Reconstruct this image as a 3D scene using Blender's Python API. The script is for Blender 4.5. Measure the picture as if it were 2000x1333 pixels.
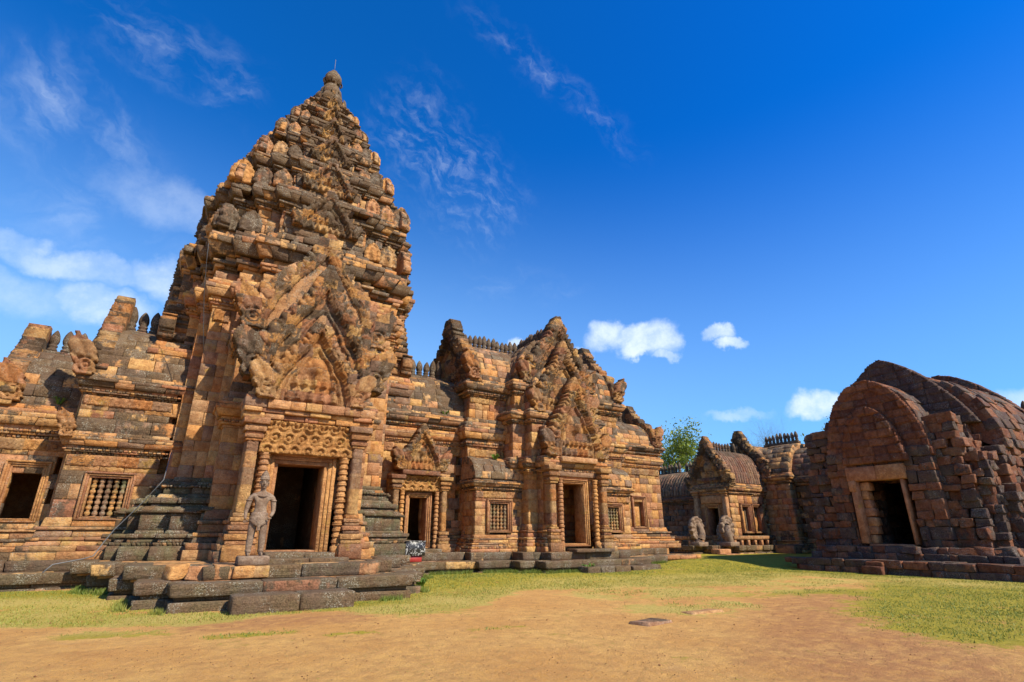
import bpy, math, random
import numpy as np
from mathutils import Matrix, Vector
rng = np.random.default_rng(11)
random.seed(5)
for o in list(bpy.data.objects): bpy.data.objects.remove(o)
SC = bpy.context.scene
COL = SC.collection
rad = math.radians
# ---------------------------------------------------------------- camera
PITCH, YAW, EYE = rad(20.08), rad(31.87), 1.65
F = Vector((math.sin(YAW)*math.cos(PITCH), math.cos(YAW)*math.cos(PITCH), math.sin(PITCH)))
R = Vector((math.cos(YAW), -math.sin(YAW), 0)); UP = R.cross(F)
cd = bpy.data.cameras.new('camera'); cam = bpy.data.objects.new('camera', cd); COL.objects.link(cam)
cd.sensor_width = 36; cd.lens = 36*1025/2000; cd.clip_start = .1; cd.clip_end = 3000
M = Matrix((R, UP, -F)).transposed().to_4x4(); M.translation = (0, 0, EYE); cam.matrix_world = M
SC.camera = cam
# ---------------------------------------------------------------- sun, sky, exposure
SUN_AZ, SUN_ALT = 22, 44            # degrees from -Y towards +X
sd = bpy.data.lights.new('sun', 'SUN'); so = bpy.data.objects.new('sun', sd); COL.objects.link(so)
sd.energy = 5.0; sd.angle = rad(.5); sd.color = (1, .915, .76)
sv = Vector((math.sin(rad(SUN_AZ))*math.cos(rad(SUN_ALT)), -math.cos(rad(SUN_AZ))*math.cos(rad(SUN_ALT)), math.sin(rad(SUN_ALT))))
so.rotation_euler = sv.to_track_quat('Z', 'Y').to_euler(); so.location = sv*100
W = bpy.data.worlds.new('World'); SC.world = W; W.use_nodes = True
SC.view_settings.view_transform = 'Standard'; SC.view_settings.look = 'None'
SC.view_settings.exposure = .52; SC.view_settings.gamma = 1

class NT:
    """small helper to write node trees"""
    def __init__(s, tree): s.t = tree; s.n = tree.nodes; s.l = tree.links
    def new(s, typ, **k):
        nd = s.n.new(typ)
        for a, b in k.items(): setattr(nd, a, b)
        return nd
    def inp(s, sock, v):
        if v is None: return
        if hasattr(v, 'links'): s.l.new(v, sock)
        else:
            if sock.type == 'RGBA' and not hasattr(v, '__len__'): v = (v, v, v, 1)
            if sock.type == 'RGBA' and len(v) == 3: v = (*v, 1)
            sock.default_value = v
    def math(s, op, a, b=None, c=None, clamp=False):
        nd = s.new('ShaderNodeMath', operation=op, use_clamp=clamp)
        for i, v in enumerate((a, b, c)):
            if v is not None: s.inp(nd.inputs[i], v)
        return nd.outputs[0]
    def vmath(s, op, a, b=None, out=0):
        nd = s.new('ShaderNodeVectorMath', operation=op)
        s.inp(nd.inputs[0], a)
        if b is not None: s.inp(nd.inputs[1], b)
        return nd.outputs[out]
    def mix(s, f, a, b, blend='MIX'):
        nd = s.new('ShaderNodeMix', data_type='RGBA', blend_type=blend)
        s.inp(nd.inputs[0], f); s.inp(nd.inputs[6], a); s.inp(nd.inputs[7], b)
        return nd.outputs[2]
    def noise(s, vec, scale, detail=4, rough=.55, dist=0, out=0):
        nd = s.new('ShaderNodeTexNoise')
        s.inp(nd.inputs['Vector'], vec); nd.inputs['Scale'].default_value = scale
        nd.inputs['Detail'].default_value = detail; nd.inputs['Roughness'].default_value = rough
        nd.inputs['Distortion'].default_value = dist
        return nd.outputs[out]
    def voro(s, vec, scale, feature='F1', out=0):
        nd = s.new('ShaderNodeTexVoronoi', feature=feature)
        s.inp(nd.inputs['Vector'], vec); nd.inputs['Scale'].default_value = scale
        return nd.outputs[out]
    def map(s, v, a, b, c=0., d=1., smooth=True):
        nd = s.new('ShaderNodeMapRange', interpolation_type='SMOOTHSTEP' if smooth else 'LINEAR')
        s.inp(nd.inputs[0], v)
        for i, q in enumerate((a, b, c, d)): s.inp(nd.inputs[1+i], q)
        return nd.outputs[0]
    def ramp(s, v, stops, interp='LINEAR'):
        nd = s.new('ShaderNodeValToRGB'); s.inp(nd.inputs[0], v); cr = nd.color_ramp; cr.interpolation = interp
        while len(cr.elements) < len(stops): cr.elements.new(.5)
        for e, (p, c) in zip(cr.elements, stops): e.position = p; e.color = (*c, 1)
        return nd.outputs[0]
    def scalev(s, vec, sx, sy, sz):
        return s.vmath('MULTIPLY', vec, (sx, sy, sz))

# sky with clouds placed by direction
nt = NT(W.node_tree); nt.n.clear()
sky = nt.new('ShaderNodeTexSky', sky_type='NISHITA'); sky.sun_disc = False
sky.sun_elevation = rad(SUN_ALT); sky.sun_rotation = rad(180-SUN_AZ); sky.air_density = 1.0; sky.dust_density = .3; sky.ozone_density = 3.0
tc = nt.new('ShaderNodeTexCoord'); D = tc.outputs['Generated']
sep = nt.new('ShaderNodeSeparateXYZ'); nt.l.new(D, sep.inputs[0])
hs = nt.new('ShaderNodeHueSaturation'); nt.l.new(sky.outputs[0], hs.inputs['Color']); hs.inputs['Saturation'].default_value = 1.38; hs.inputs['Hue'].default_value = .497
skb = nt.mix(1, hs.outputs[0], (.38, .92, 1.30, 1), 'MULTIPLY')
# polarised band: bluer away from the sun's side
side = nt.vmath('DOT_PRODUCT', D, tuple(Vector((.93, -.05, .36)).normalized()), out=1)
pol = nt.map(side, .30, .95)
skc = nt.mix(nt.math('MULTIPLY', pol, .9), skb, nt.mix(1, hs.outputs[0], (.05, .84, 1.42, 1), 'MULTIPLY'))
hz = nt.map(sep.outputs[2], 0.02, .66, 1, 0)
skc = nt.mix(nt.math('MULTIPLY', hz, nt.math('SUBTRACT', .82, nt.math('MULTIPLY', pol, .30))), skc, (2.6, 4.4, 6.5, 1))
# wisps
def dirpx(x, y):
    v = F + R*((x-1000)/1025) - UP*((y-666.5)/1025); return v.normalized()
CL = None
warp = nt.vmath('SUBTRACT', nt.noise(D, 14, 6, .6, out=1), (.5, .5, .5))
nd = nt.new('ShaderNodeVectorMath', operation='SCALE'); nt.l.new(warp, nd.inputs[0]); nd.inputs['Scale'].default_value = .075
DW = nt.vmath('ADD', D, nd.outputs[0])
def blob(px, py, rx, ry, soft=.5):
    """soft elliptical puff around a sky direction, warped by noise"""
    c = dirpx(px, py); a = Vector((c.y, -c.x, 0)).normalized(); b = a.cross(c)
    d = nt.vmath('SUBTRACT', DW, tuple(c))
    u = nt.math('DIVIDE', nt.vmath('DOT_PRODUCT', d, tuple(a), out=1), rx)
    v = nt.math('DIVIDE', nt.vmath('DOT_PRODUCT', d, tuple(b), out=1), ry)
    r = nt.math('ADD', nt.math('MULTIPLY', u, u), nt.math('MULTIPLY', v, v))
    return nt.map(r, 1.0, 1-soft, 0, 1)
def union(lst):
    o = lst[0]
    for q in lst[1:]: o = nt.math('MAXIMUM', o, q)
    return o
puffs = union([blob(1190, 655, .055, .034, .9), blob(1240, 662, .05, .036, .9), blob(1285, 668, .045, .045, .9), blob(1300, 705, .028, .014, .9), blob(1250,690,.04,.02,.9), blob(1020,680,.03,.018,.9), blob(1140,695,.03,.02,1),
               blob(1405, 650, .03, .018, .9), blob(1430, 670, .028, .016, .9), blob(1585, 800, .045, .028, .9), blob(1610,785,.03,.02,1)])
soft = union([nt.math('MULTIPLY', q, k) for q, k in [(blob(120, 515, .085, .026, 1), .6), (blob(210, 530, .06, .022, 1), .45), (blob(310, 545, .06, .035, 1), .6), (blob(200, 595, .07, .035, 1), .7), (blob(340, 400, .12, .05, 1), .28), (blob(1440, 812, .06, .012, 1), .45), (blob(20, 480, .05, .02, 1), .35), (blob(1980, 790, .04, .03, 1), .55), (blob(380,560,.1,.05,1),.6), (blob(30,580,.1,.04,1),.4)]])
# thin cirrus streaks: stretched noise masked to broad areas
st = nt.vmath('ADD', nt.scalev(D, 1, 1, 1), (0, 0, 0))
def streak(p0, p1, width, sc=26):
    a = dirpx(*p0); b = dirpx(*p1); n = a.cross(b).normalized(); mid = (a+b).normalized(); t = n.cross(mid)
    dn = nt.vmath('DOT_PRODUCT', DW, tuple(n), out=1); dt = nt.vmath('DOT_PRODUCT', D, tuple(t), out=1)
    hl = abs((a-b).length)/2
    m = nt.math('MULTIPLY', nt.map(nt.math('ABSOLUTE', dn), width, 0, 0, 1), nt.map(nt.math('ABSOLUTE', dt), hl*1.15, hl*.5, 0, 1))
    cx = nt.new('ShaderNodeCombineXYZ'); nt.l.new(nt.math('MULTIPLY', dn, 2.2), cx.inputs[0]); nt.l.new(dt, cx.inputs[1])
    nz = nt.noise(cx.outputs[0], sc, 4, .6, .15)
    return nt.math('MULTIPLY', m, nt.map(nz, .40, .85))
wis = union([nt.math('MULTIPLY', streak((900, 0), (1260, 310), .035, 18), .26), nt.math('MULTIPLY', streak((740, 180), (1000, 470), .12, 26), .30),
             nt.math('MULTIPLY', streak((150, 0), (520, 200), .07, 14), .3), nt.math('MULTIPLY', streak((30, 60), (260, 420), .11, 9), .42), nt.math('MULTIPLY', streak((0, 440), (380, 420), .16, 8), .25),
             nt.math('MULTIPLY', streak((860, 560), (1160, 560), .05, 14), .10)])
ctex = nt.map(nt.noise(D, 20, 6, .65), .28, .68, .45, 1.0)
cloud = nt.math('MULTIPLY', nt.math('MAXIMUM', puffs, nt.math('MAXIMUM', soft, wis)), ctex)
skc = nt.mix(nt.math('MULTIPLY', cloud, .92), skc, (5.7, 6.5, 7.4, 1))
bg = nt.new('ShaderNodeBackground'); nt.l.new(skc, bg.inputs[0]); bg.inputs[1].default_value = .116
wo = nt.new('ShaderNodeOutputWorld'); nt.l.new(bg.outputs[0], wo.inputs[0])
from mathutils.geometry import tessellate_polygon
# ---------------------------------------------------------------- materials
def new_mat(name):
    m = bpy.data.materials.new(name); m.use_nodes = True
    t = NT(m.node_tree); b = t.n['Principled BSDF']
    return m, t, b
def bump(t, h, strength, dist, normal=None):
    nd = t.new('ShaderNodeBump'); nd.inputs['Strength'].default_value = strength; nd.inputs['Distance'].default_value = dist
    t.l.new(h, nd.inputs['Height'])
    if normal is not None: t.l.new(normal, nd.inputs['Normal'])
    return nd.outputs[0]
def stone_mat(name, stops, bdist=.05, crust=(.058, .040, .024), pale=(.36, .33, .25), carve=0., pit=.3, crustk=1., palek=1., green=(.075, .10, .045), ochre=1., coarse=1.):
    m, t, b = new_mat(name)
    at = t.new('ShaderNodeAttribute', attribute_name='tone'); sp = t.new('ShaderNodeSeparateColor'); t.l.new(at.outputs['Color'], sp.inputs[0])
    tone, wth, grn = sp.outputs[0], sp.outputs[1], sp.outputs[2]
    ge = t.new('ShaderNodeNewGeometry'); P = ge.outputs['Position']
    sx = t.new('ShaderNodeSeparateXYZ'); t.l.new(ge.outputs['True Normal'], sx.inputs[0])
    off = t.new('ShaderNodeCombineXYZ'); t.l.new(t.math('MULTIPLY', tone, 37.), off.inputs[0]); t.l.new(t.math('MULTIPLY', tone, 91.), off.inputs[2])
    Q = t.vmath('ADD', P, off.outputs[0])                       # each block its own piece of stone
    base = t.ramp(tone, stops)
    n1 = t.noise(P, .9, 5, .6); n2 = t.noise(Q, 4.5, 6, .65); n3 = t.noise(Q, 26, 5, .7)
    base = t.mix(t.map(n2, .38, .62, 0, .7), base, t.mix(1, base, (.58, .47, .42, 1), 'MULTIPLY'))
    base = t.mix(t.map(n3, .48, .40, 0, .55), base, t.mix(1, base, (.55, .50, .45, 1), 'MULTIPLY')); base = t.mix(t.map(n3, .50, .66, 0, .6), base, t.mix(1, base, (1.3, 1.25, 1.1, 1), 'MULTIPLY'))
    # ochre stains
    base = t.mix(t.math('MULTIPLY', t.map(t.noise(P, 1.7, 4, .6), .60, .70), .55*ochre), base, (.42, .25, .055, 1))
    # vertical run-off streaks
    stv = t.noise(t.scalev(P, 5, 5, .45), 1.0, 5, .65)
    up = t.map(sx.outputs[2], .15, .8, 0, .22)
    thr = t.math('SUBTRACT', .84, t.math('MULTIPLY', t.math('ADD', wth, up), .52*crustk))
    mixn = t.math('ADD', t.math('MULTIPLY', n1, .5), t.math('ADD', t.math('MULTIPLY', stv, .22), t.math('MULTIPLY', n2, .30)))
    cm = t.map(mixn, thr, t.math('ADD', thr, .06))
    cr = t.mix(t.map(n3, .35, .65), tuple(c*.75 for c in crust), tuple(c*2.3 for c in crust))
    cr = t.mix(t.map(t.noise(P, 2.2, 3), .4, .65, 0, .6), cr, (.115, .082, .058, 1))
    col = t.mix(t.math('MULTIPLY', cm, .88), base, cr)
    # green algae low down
    gm = t.math('MULTIPLY', t.map(t.noise(P, 2.6, 4, .6), .42, .62), t.math('MULTIPLY', grn, .8))
    col = t.mix(gm, col, t.mix(n3, green, tuple(c*1.9 for c in green)))
    # pale lichen, patches broken into specks
    sp1 = t.map(t.noise(P, 34, 3, .7), .53, .61); pa = t.map(t.noise(Q, 2.0, 4, .6), .47, .62)
    lm = t.math('MULTIPLY', t.math('MULTIPLY', sp1, pa), t.math('MULTIPLY', t.math('ADD', wth, .15), .95*palek, clamp=True))
    col = t.mix(t.math('MINIMUM', lm, .85), col, pale)
    t.l.new(col, b.inputs['Base Color']); b.inputs['Roughness'].default_value = .93; b.inputs['Specular IOR Level'].default_value = .15
    h = t.math('ADD', t.math('MULTIPLY', t.noise(P, 10*coarse, 6, .8), .8), t.math('ADD', t.math('MULTIPLY', t.voro(Q, 8*coarse), -.22), t.math('MULTIPLY', t.noise(t.scalev(P, 1.6, 1.6, 15), 1.0, 3, .6), .55)))
    pits = t.map(t.voro(P, 20*coarse), .0, .32, -1, 0)
    h = t.math('ADD', h, t.math('MULTIPLY', pits, pit))
    if carve:
        v = t.voro(P, 9, 'F1'); wv = t.math('SINE', t.math('MULTIPLY', v, 34.))
        h = t.math('ADD', h, t.math('MULTIPLY', wv, carve))
    t.l.new(bump(t, h, 1.0, bdist), b.inputs['Normal'])
    return m
ORANGE = [(0, (.49, .205, .072)), (.18, (.57, .295, .10)), (.34, (.30, .135, .075)), (.5, (.60, .35, .13)), (.64, (.46, .205, .105)), (.78, (.50, .295, .125)), (.9, (.35, .20, .115)), (1, (.23, .14, .09))]
M_STONE = stone_mat('sandstone', ORANGE)
M_CARVE = stone_mat('carved_sandstone', ORANGE, carve=.16)
REDS = [(0, (.19, .070, .038)), (.3, (.27, .108, .056)), (.55, (.14, .056, .036)), (.8, (.32, .14, .076)), (1, (.21, .11, .068))]
M_LAT = stone_mat('laterite', REDS, crust=(.045, .030, .028), pale=(.26, .235, .21), pit=1.6, crustk=.95, palek=1.3, ochre=.15, coarse=1.15)
ROOFC = [(0, (.26, .12, .07)), (.35, (.19, .10, .07)), (.7, (.30, .17, .10)), (1, (.16, .09, .065))]
M_ROOF = stone_mat('roof_sandstone', ROOFC, crustk=1.1, ochre=.5)
STAT = [(0, (.25, .175, .12)), (1, (.28, .20, .14))]
M_STAT = stone_mat('statue_stone', STAT, bdist=.024, crust=(.07, .05, .045), pale=(.42, .38, .34), pit=.1, palek=.7, ochre=0, coarse=2.5)
def simple(name, col, rough=.8, metal=0, nz=0, bumpd=.004):
    m, t, b = new_mat(name)
    ge = t.new('ShaderNodeNewGeometry'); n = t.noise(ge.outputs['Position'], 12 if not nz else nz, 5, .6)
    t.l.new(t.mix(n, tuple(c*.6 for c in col), tuple(min(1, c*1.35) for c in col)), b.inputs['Base Color'])
    b.inputs['Roughness'].default_value = rough; b.inputs['Metallic'].default_value = metal
    t.l.new(bump(t, n, .6, bumpd), b.inputs['Normal'])
    return m
M_BARK = simple('bark', (.13, .10, .075), .9, bumpd=.02)
M_METAL = simple('grey_metal', (.16, .16, .16), .6, .4)
M_DARK = simple('dark_cable', (.05, .045, .04), .6)
M_RED = simple('red_paint', (.35, .03, .02), .5)
def leaf_mat(name, c0, c1):
    m, t, b = new_mat(name)
    at = t.new('ShaderNodeAttribute', attribute_name='tone'); sp = t.new('ShaderNodeSeparateColor'); t.l.new(at.outputs['Color'], sp.inputs[0])
    t.l.new(t.mix(sp.outputs[0], c0, c1), b.inputs['Base Color']); b.inputs['Roughness'].default_value = .6
    tr = t.new('ShaderNodeBsdfTranslucent'); t.l.new(t.mix(sp.outputs[0], c0, c1), tr.inputs[0])
    ms = t.new('ShaderNodeMixShader'); ms.inputs[0].default_value = .3
    t.l.new(b.outputs[0], ms.inputs[1]); t.l.new(tr.outputs[0], ms.inputs[2]); t.l.new(ms.outputs[0], t.n['Material Output'].inputs[0])
    return m
M_LEAF = leaf_mat('leaves', (.07, .13, .012), (.26, .30, .03))
M_GRASS = leaf_mat('grass_blades', (.10, .17, .015), (.36, .33, .06))
M_WEED = leaf_mat('weed_leaves', (.07, .16, .02), (.17, .28, .04))

# ---------------------------------------------------------------- mesh building
OFF = {}
def hashf(*a):
    h = np.zeros_like(np.asarray(a[0]), dtype=np.float64)
    for i, q in enumerate(a): h = h + np.asarray(q, float)*(12.9898, 78.233, 37.719, 93.17)[i]
    s = np.sin(h)*43758.5453
    return s-np.floor(s)
def vnoise(p, seed=0.):
    """value noise on (N,3) points, -1..1"""
    i = np.floor(p); f = p-i; f = f*f*(3-2*f); o = 0
    for dx in (0, 1):
        for dy in (0, 1):
            for dz in (0, 1):
                w = (f[:, 0] if dx else 1-f[:, 0])*(f[:, 1] if dy else 1-f[:, 1])*(f[:, 2] if dz else 1-f[:, 2])
                o = o + w*hashf(i[:, 0]+dx, i[:, 1]+dy, i[:, 2]+dz+seed)
    return o*2-1
def fbm(p, oct=3, seed=0.):
    a, o = 1., 0
    for k in range(oct): o = o + a*vnoise(p*2.03**k, seed+k*7.3); a *= .5
    return o/1.75
CB = np.array([[(i >> 2) & 1, (i >> 1) & 1, i & 1] for i in range(8)])
def _chamfer_topo():
    idx = lambda c, a: c*3+a
    quads, tris = [], []
    code = lambda b: b[0]*4+b[1]*2+b[2]
    for a in range(3):
        b, c = (a+1) % 3, (a+2) % 3
        for s in (0, 1):
            q = []
            for (p, r) in ((0, 0), (1, 0), (1, 1), (0, 1)):
                v = [0, 0, 0]; v[a] = s; v[b] = p; v[c] = r; q.append(idx(code(v), a))
            quads.append(q if s else q[::-1])
        for p in (0, 1):
            for r in (0, 1):
                v0 = [0, 0, 0]; v0[b] = p; v0[c] = r; v1 = list(v0); v1[a] = 1
                q = [idx(code(v0), b), idx(code(v0), c), idx(code(v1), c), idx(code(v1), b)]
                quads.append(q if (p ^ r) == 0 else q[::-1])
    for c in range(8):
        t = [idx(c, 0), idx(c, 1), idx(c, 2)]
        tris.append(t if CB[c].sum() % 2 else t[::-1])
    return np.array(quads), np.array(tris)
CQ, CT = _chamfer_topo()
def _lump_topo():
    k = [-1, -.88, -.3, .32, .89, 1]; V = {}; vs = []; qs = []
    def gid(p):
        key = tuple(np.round(p, 3))
        if key not in V: V[key] = len(vs); vs.append(p)
        return V[key]
    for a in range(3):
        b, c = (a+1) % 3, (a+2) % 3
        for s in (-1, 1):
            for i in range(5):
                for j in range(5):
                    q = []
                    for di, dj in ((0, 0), (1, 0), (1, 1), (0, 1)):
                        p = [0, 0, 0]; p[a] = s; p[b] = k[i+di]; p[c] = k[j+dj]; q.append(gid(p))
                    qs.append(q if s > 0 else q[::-1])
    vs = np.array(vs, float); e = (np.abs(vs) > .99).sum(1)
    pull = np.where(e == 3, .92, np.where(e == 2, .965, 1.))
    vs = np.where(np.abs(vs) > .99, vs*pull[:, None], vs)
    return vs, np.array(qs)
LV, LQ = _lump_topo()
class MB:
    def __init__(s): s.V = []; s.Q = []; s.T = []; s.AQ = []; s.AT = []; s.n = 0; s.B = []; s.L = []; s.N = []; s.NA = []
    def add(s, v, q=None, t=None, aq=(.5, .3, 0), at=None):
        v = np.asarray(v, float)
        if q is not None and len(q):
            q = np.asarray(q); s.Q.append(q+s.n); s.AQ.append(np.broadcast_to(np.asarray(aq, float), (len(q), 3)))
        if t is not None and len(t):
            t = np.asarray(t); s.T.append(t+s.n); a = at if at is not None else aq
            s.AT.append(np.broadcast_to(np.asarray(a, float), (len(t), 3)))
        s.V.append(v); s.n += len(v)
    def block(s, c8, c=.02, attr=(.5, .3, 0), lump=0.):
        (s.L if lump else s.B).append((np.asarray(c8, float), c if not lump else lump, attr))
    def box(s, x0, x1, y0, y1, z0, z1, c=.02, attr=None, lump=0., j=0.):
        a = attr or (rng.random(), .35, 0)
        p = np.array([[(x0, x1)[b[0]], (y0, y1)[b[1]], (z0, z1)[b[2]]] for b in CB], float)
        if j: p = p + rng.normal(0, j, p.shape)
        s.block(p, c, a, lump)
    def flush(s):
        if s.B:
            P = np.array([b[0] for b in s.B]); c = np.array([b[1] for b in s.B]); A = np.array([b[2] for b in s.B]); K = len(P)
            d = np.zeros((K, 8, 3, 3))
            for i in range(8):
                for a in range(3):
                    j = i ^ (4 >> a); e = P[:, j]-P[:, i]; L = np.linalg.norm(e, axis=1, keepdims=True)+1e-9
                    d[:, i, a] = e/L*np.minimum(c[:, None], L*.3)
            v = np.zeros((K, 8, 3, 3))
            for a in range(3): v[:, :, a] = P + d[:, :, (a+1) % 3] + d[:, :, (a+2) % 3]
            base = (np.arange(K)*24)[:, None, None]
            s.add(v.reshape(-1, 3), (CQ[None]+base).reshape(-1, 4), (CT[None]+base).reshape(-1, 3), np.repeat(A, len(CQ), 0), np.repeat(A, len(CT), 0))
        if s.L:
            P = np.array([b[0] for b in s.L]); am = np.array([b[1] for b in s.L]); A = np.array([b[2] for b in s.L]); K = len(P)
            t = (LV+1)/2; w = np.ones((len(LV), 8))
            for i in range(8):
                for a in range(3): w[:, i] *= t[:, a] if CB[i, a] else 1-t[:, a]
            v = np.einsum('mi,kix->kmx', w, P); ce = P.mean(1, keepdims=True); dr = v-ce; dr /= np.linalg.norm(dr, axis=2, keepdims=True)+1e-9
            q = (v + (np.arange(K)*3.7)[:, None, None]).reshape(-1, 3)
            nz = (fbm(q*3.1, 3)+.5*vnoise(q*9)).reshape(K, -1, 1); v = v + dr*nz*am[:, None, None]
            m = len(LV); base = (np.arange(K)*m)[:, None, None]
            s.add(v.reshape(-1, 3), (LQ[None]+base).reshape(-1, 4), aq=np.repeat(A, len(LQ), 0))
        s.B = []; s.L = []
    def build(s, name, mat, parent=None, smooth=False, loc=None):
        s.flush()
        if not s.V: s.add(np.zeros((3, 3)), t=[[0, 1, 2]])
        V = np.concatenate(s.V); o = np.array(OFF.get(parent.name, (0, 0, 0)) if parent else (0, 0, 0), float)
        if loc is not None: o = np.array(loc, float)
        Q = np.concatenate(s.Q) if s.Q else np.zeros((0, 4), int); T = np.concatenate(s.T) if s.T else np.zeros((0, 3), int)
        me = bpy.data.meshes.new(name); me.vertices.add(len(V)); me.vertices.foreach_set('co', (V-o).astype(np.float32).ravel())
        nl = Q.size+T.size; me.loops.add(nl); me.loops.foreach_set('vertex_index', np.concatenate([Q.ravel(), T.ravel()]).astype(np.int32))
        npoly = len(Q)+len(T); me.polygons.add(npoly)
        me.polygons.foreach_set('loop_start', np.concatenate([np.arange(len(Q))*4, Q.size+np.arange(len(T))*3]).astype(np.int32))
        me.update(calc_edges=True)
        A = np.concatenate(([np.concatenate(s.AQ)] if s.AQ else [])+([np.concatenate(s.AT)] if s.AT else []))
        at = me.attributes.new('tone', 'FLOAT_COLOR', 'FACE'); at.data.foreach_set('color', np.concatenate([A, np.ones((len(A), 1))], 1).astype(np.float32).ravel())
        if smooth: me.polygons.foreach_set('use_smooth', np.ones(npoly, bool))
        me.materials.append(mat); ob = bpy.data.objects.new(name, me); COL.objects.link(ob)
        if parent: ob.parent = parent
        elif loc is not None: ob.location = loc
        OFF[ob.name] = tuple(o)
        return ob
def tag(o, label=None, cat=None, group=None, kind=None):
    if label: o['label'] = label
    if cat: o['category'] = cat
    if group: o['group'] = group
    if kind: o['kind'] = kind
    return o
def thing(name, loc, label, cat, group=None):
    o = bpy.data.objects.new(name, None); COL.objects.link(o); o.location = loc; OFF[o.name] = tuple(loc); o.empty_display_size = .3
    return tag(o, label, cat, group)

class Style:
    def __init__(s, blen=.55, dep=.34, jit=.013, c=.010, wth=.42, grn=0., lump=0., wj=.16, miss=0.): s.__dict__.update(locals())
    def mod(s, **k):
        d = {a: b for a, b in s.__dict__.items() if a not in ('s', 'self', 'k')}; d.update(k); return Style(**d)
def strip(mb, A0, A1, B0, B1, nin, st, z_attr=None, n=None, openings=None):
    """course of blocks between bottom line A0-A1 and top line B0-B1; nin = inward unit vector"""
    A0, A1, B0, B1, nin = (np.asarray(q, float) for q in (A0, A1, B0, B1, nin))
    L = np.linalg.norm(A1-A0)
    if L < .04: return
    k = n or max(1, int(round(L/st.blen)))
    ts = np.linspace(0, 1, k+1)
    if k > 1: ts[1:-1] += rng.uniform(-.32, .32, k-1)/k
    g = .007/L
    for i in range(k):
        t0, t1 = ts[i]+(g if i else 0), ts[i+1]-(g if i < k-1 else 0)
        if openings:
            m0, m1 = t0, t1; segs = [(m0, m1)]
            for (o0, o1) in openings:
                ns = []
                for (p, q) in segs:
                    if o1 <= p or o0 >= q: ns.append((p, q)); continue
                    if o0 > p+.02/L: ns.append((p, o0))
                    if o1 < q-.02/L: ns.append((o1, q))
                segs = ns
        else: segs = [(t0, t1)]
        for (p, q) in segs:
            if (q-p)*L < .03 or (st.miss and rng.random() < st.miss): continue
            sh = -nin*rng.normal(0, st.jit)
            c = []
            for b in CB:     # bit0: along, bit1: depth(0 outer,1 inner), bit2: up
                t = (p, q)[b[0]]; base = (A0+(A1-A0)*t) if not b[2] else (B0+(B1-B0)*t)
                c.append(base+sh+(nin*st.dep if b[1] else 0))
            c = np.array(c)+rng.normal(0, st.jit*.35, (8, 3))
            mb.block(c, st.c, (rng.random(), min(1, max(0, st.wth+rng.normal(0, st.wj))), st.grn), st.lump)
def offset_poly(poly, o):
    P = np.array(poly, float); n = len(P); out = []
    for i in range(n):
        d0 = P[i]-P[i-1]; d1 = P[(i+1) % n]-P[i]; d0 /= np.linalg.norm(d0); d1 /= np.linalg.norm(d1)
        n0 = np.array([d0[1], -d0[0]]); n1 = np.array([d1[1], -d1[0]])
        k = 1+n0@n1
        out.append(P[i]+(n0+n1)*o/max(k, .2))
    return np.array(out)
def ring(mb, poly, z0, z1, o0, o1, st, par=0, openings=(), skip=()):
    P = np.array(poly, float); P0 = offset_poly(poly, o0); P1 = offset_poly(poly, o1); n = len(P)
    for i in range(n):
        if i in skip: continue
        j = (i+1) % n; d = P[j]-P[i]; L0 = np.linalg.norm(d); d = d/L0; no = np.array([d[1], -d[0]])
        dp = P[i]-P[i-1]; dn = P[(j+1) % n]-P[j]
        cv0 = dp[0]*d[1]-dp[1]*d[0] > 0; cv1 = d[0]*dn[1]-d[1]*dn[0] > 0
        r0 = st.dep*.92 if (cv0 and (i+par) % 2) else 0.; r1 = st.dep*.92 if (cv1 and (j+par) % 2 == 0) else 0.
        if not cv0: r0 = -.03
        if not cv1: r1 = -.03
        A0, A1, B0, B1 = P0[i], P0[j], P1[i], P1[j]
        L = np.linalg.norm(A1-A0)
        if r0+r1 > L*.9: r0, r1 = min(r0, L*.3), min(r1, L*.3)
        A0 = A0+d*r0; B0 = B0+d*r0; A1 = A1-d*r1; B1 = B1-d*r1
        if (A1-A0)@d < .04: continue
        ops = []
        for (x0, x1, y0, y1, a, b) in openings:
            ov = min(z1, b)-max(z0, a)
            if ov < .5*(z1-z0): continue
            if abs(d[0]) > .9 and y0 <= A0[1] <= y1: ts = sorted(((x0-A0[0])/(A1-A0)[0], (x1-A0[0])/(A1-A0)[0]))
            elif abs(d[1]) > .9 and x0 <= A0[0] <= x1: ts = sorted(((y0-A0[1])/(A1-A0)[1], (y1-A0[1])/(A1-A0)[1]))
            else: continue
            ops.append(ts)
        strip(mb, (*A0, z0), (*A1, z0), (*B0, z1), (*B1, z1), (-no[0], -no[1], 0), st, openings=ops)
def core(mb, poly, z0, z1, o=-.15, o1=None, attr=(.4, .6, 0)):
    P0 = offset_poly(poly, o); P1 = offset_poly(poly, o if o1 is None else o1); n = len(P0)
    v = [(*p, z0) for p in P0]+[(*p, z1) for p in P1]
    mb.add(v, [[i, (i+1) % n, n+(i+1) % n, n+i] for i in range(n)], aq=attr)
    tt = tessellate_polygon([[Vector((*p, 0)) for p in P1]]); mb.add([(*p, z1) for p in P1], t=[list(q) for q in tt], aq=attr)
def wall(mb, poly, z0, z1, st, ch=.42, off=0., **k):
    n = max(1, int(round((z1-z0)/ch))); zs = np.linspace(z0, z1, n+1); zs[1:-1] += rng.uniform(-.09, .09, n-1)*min(1, ch/.4)
    for i in range(n): ring(mb, poly, zs[i], zs[i+1], off, off, st, par=i, **k)
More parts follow.
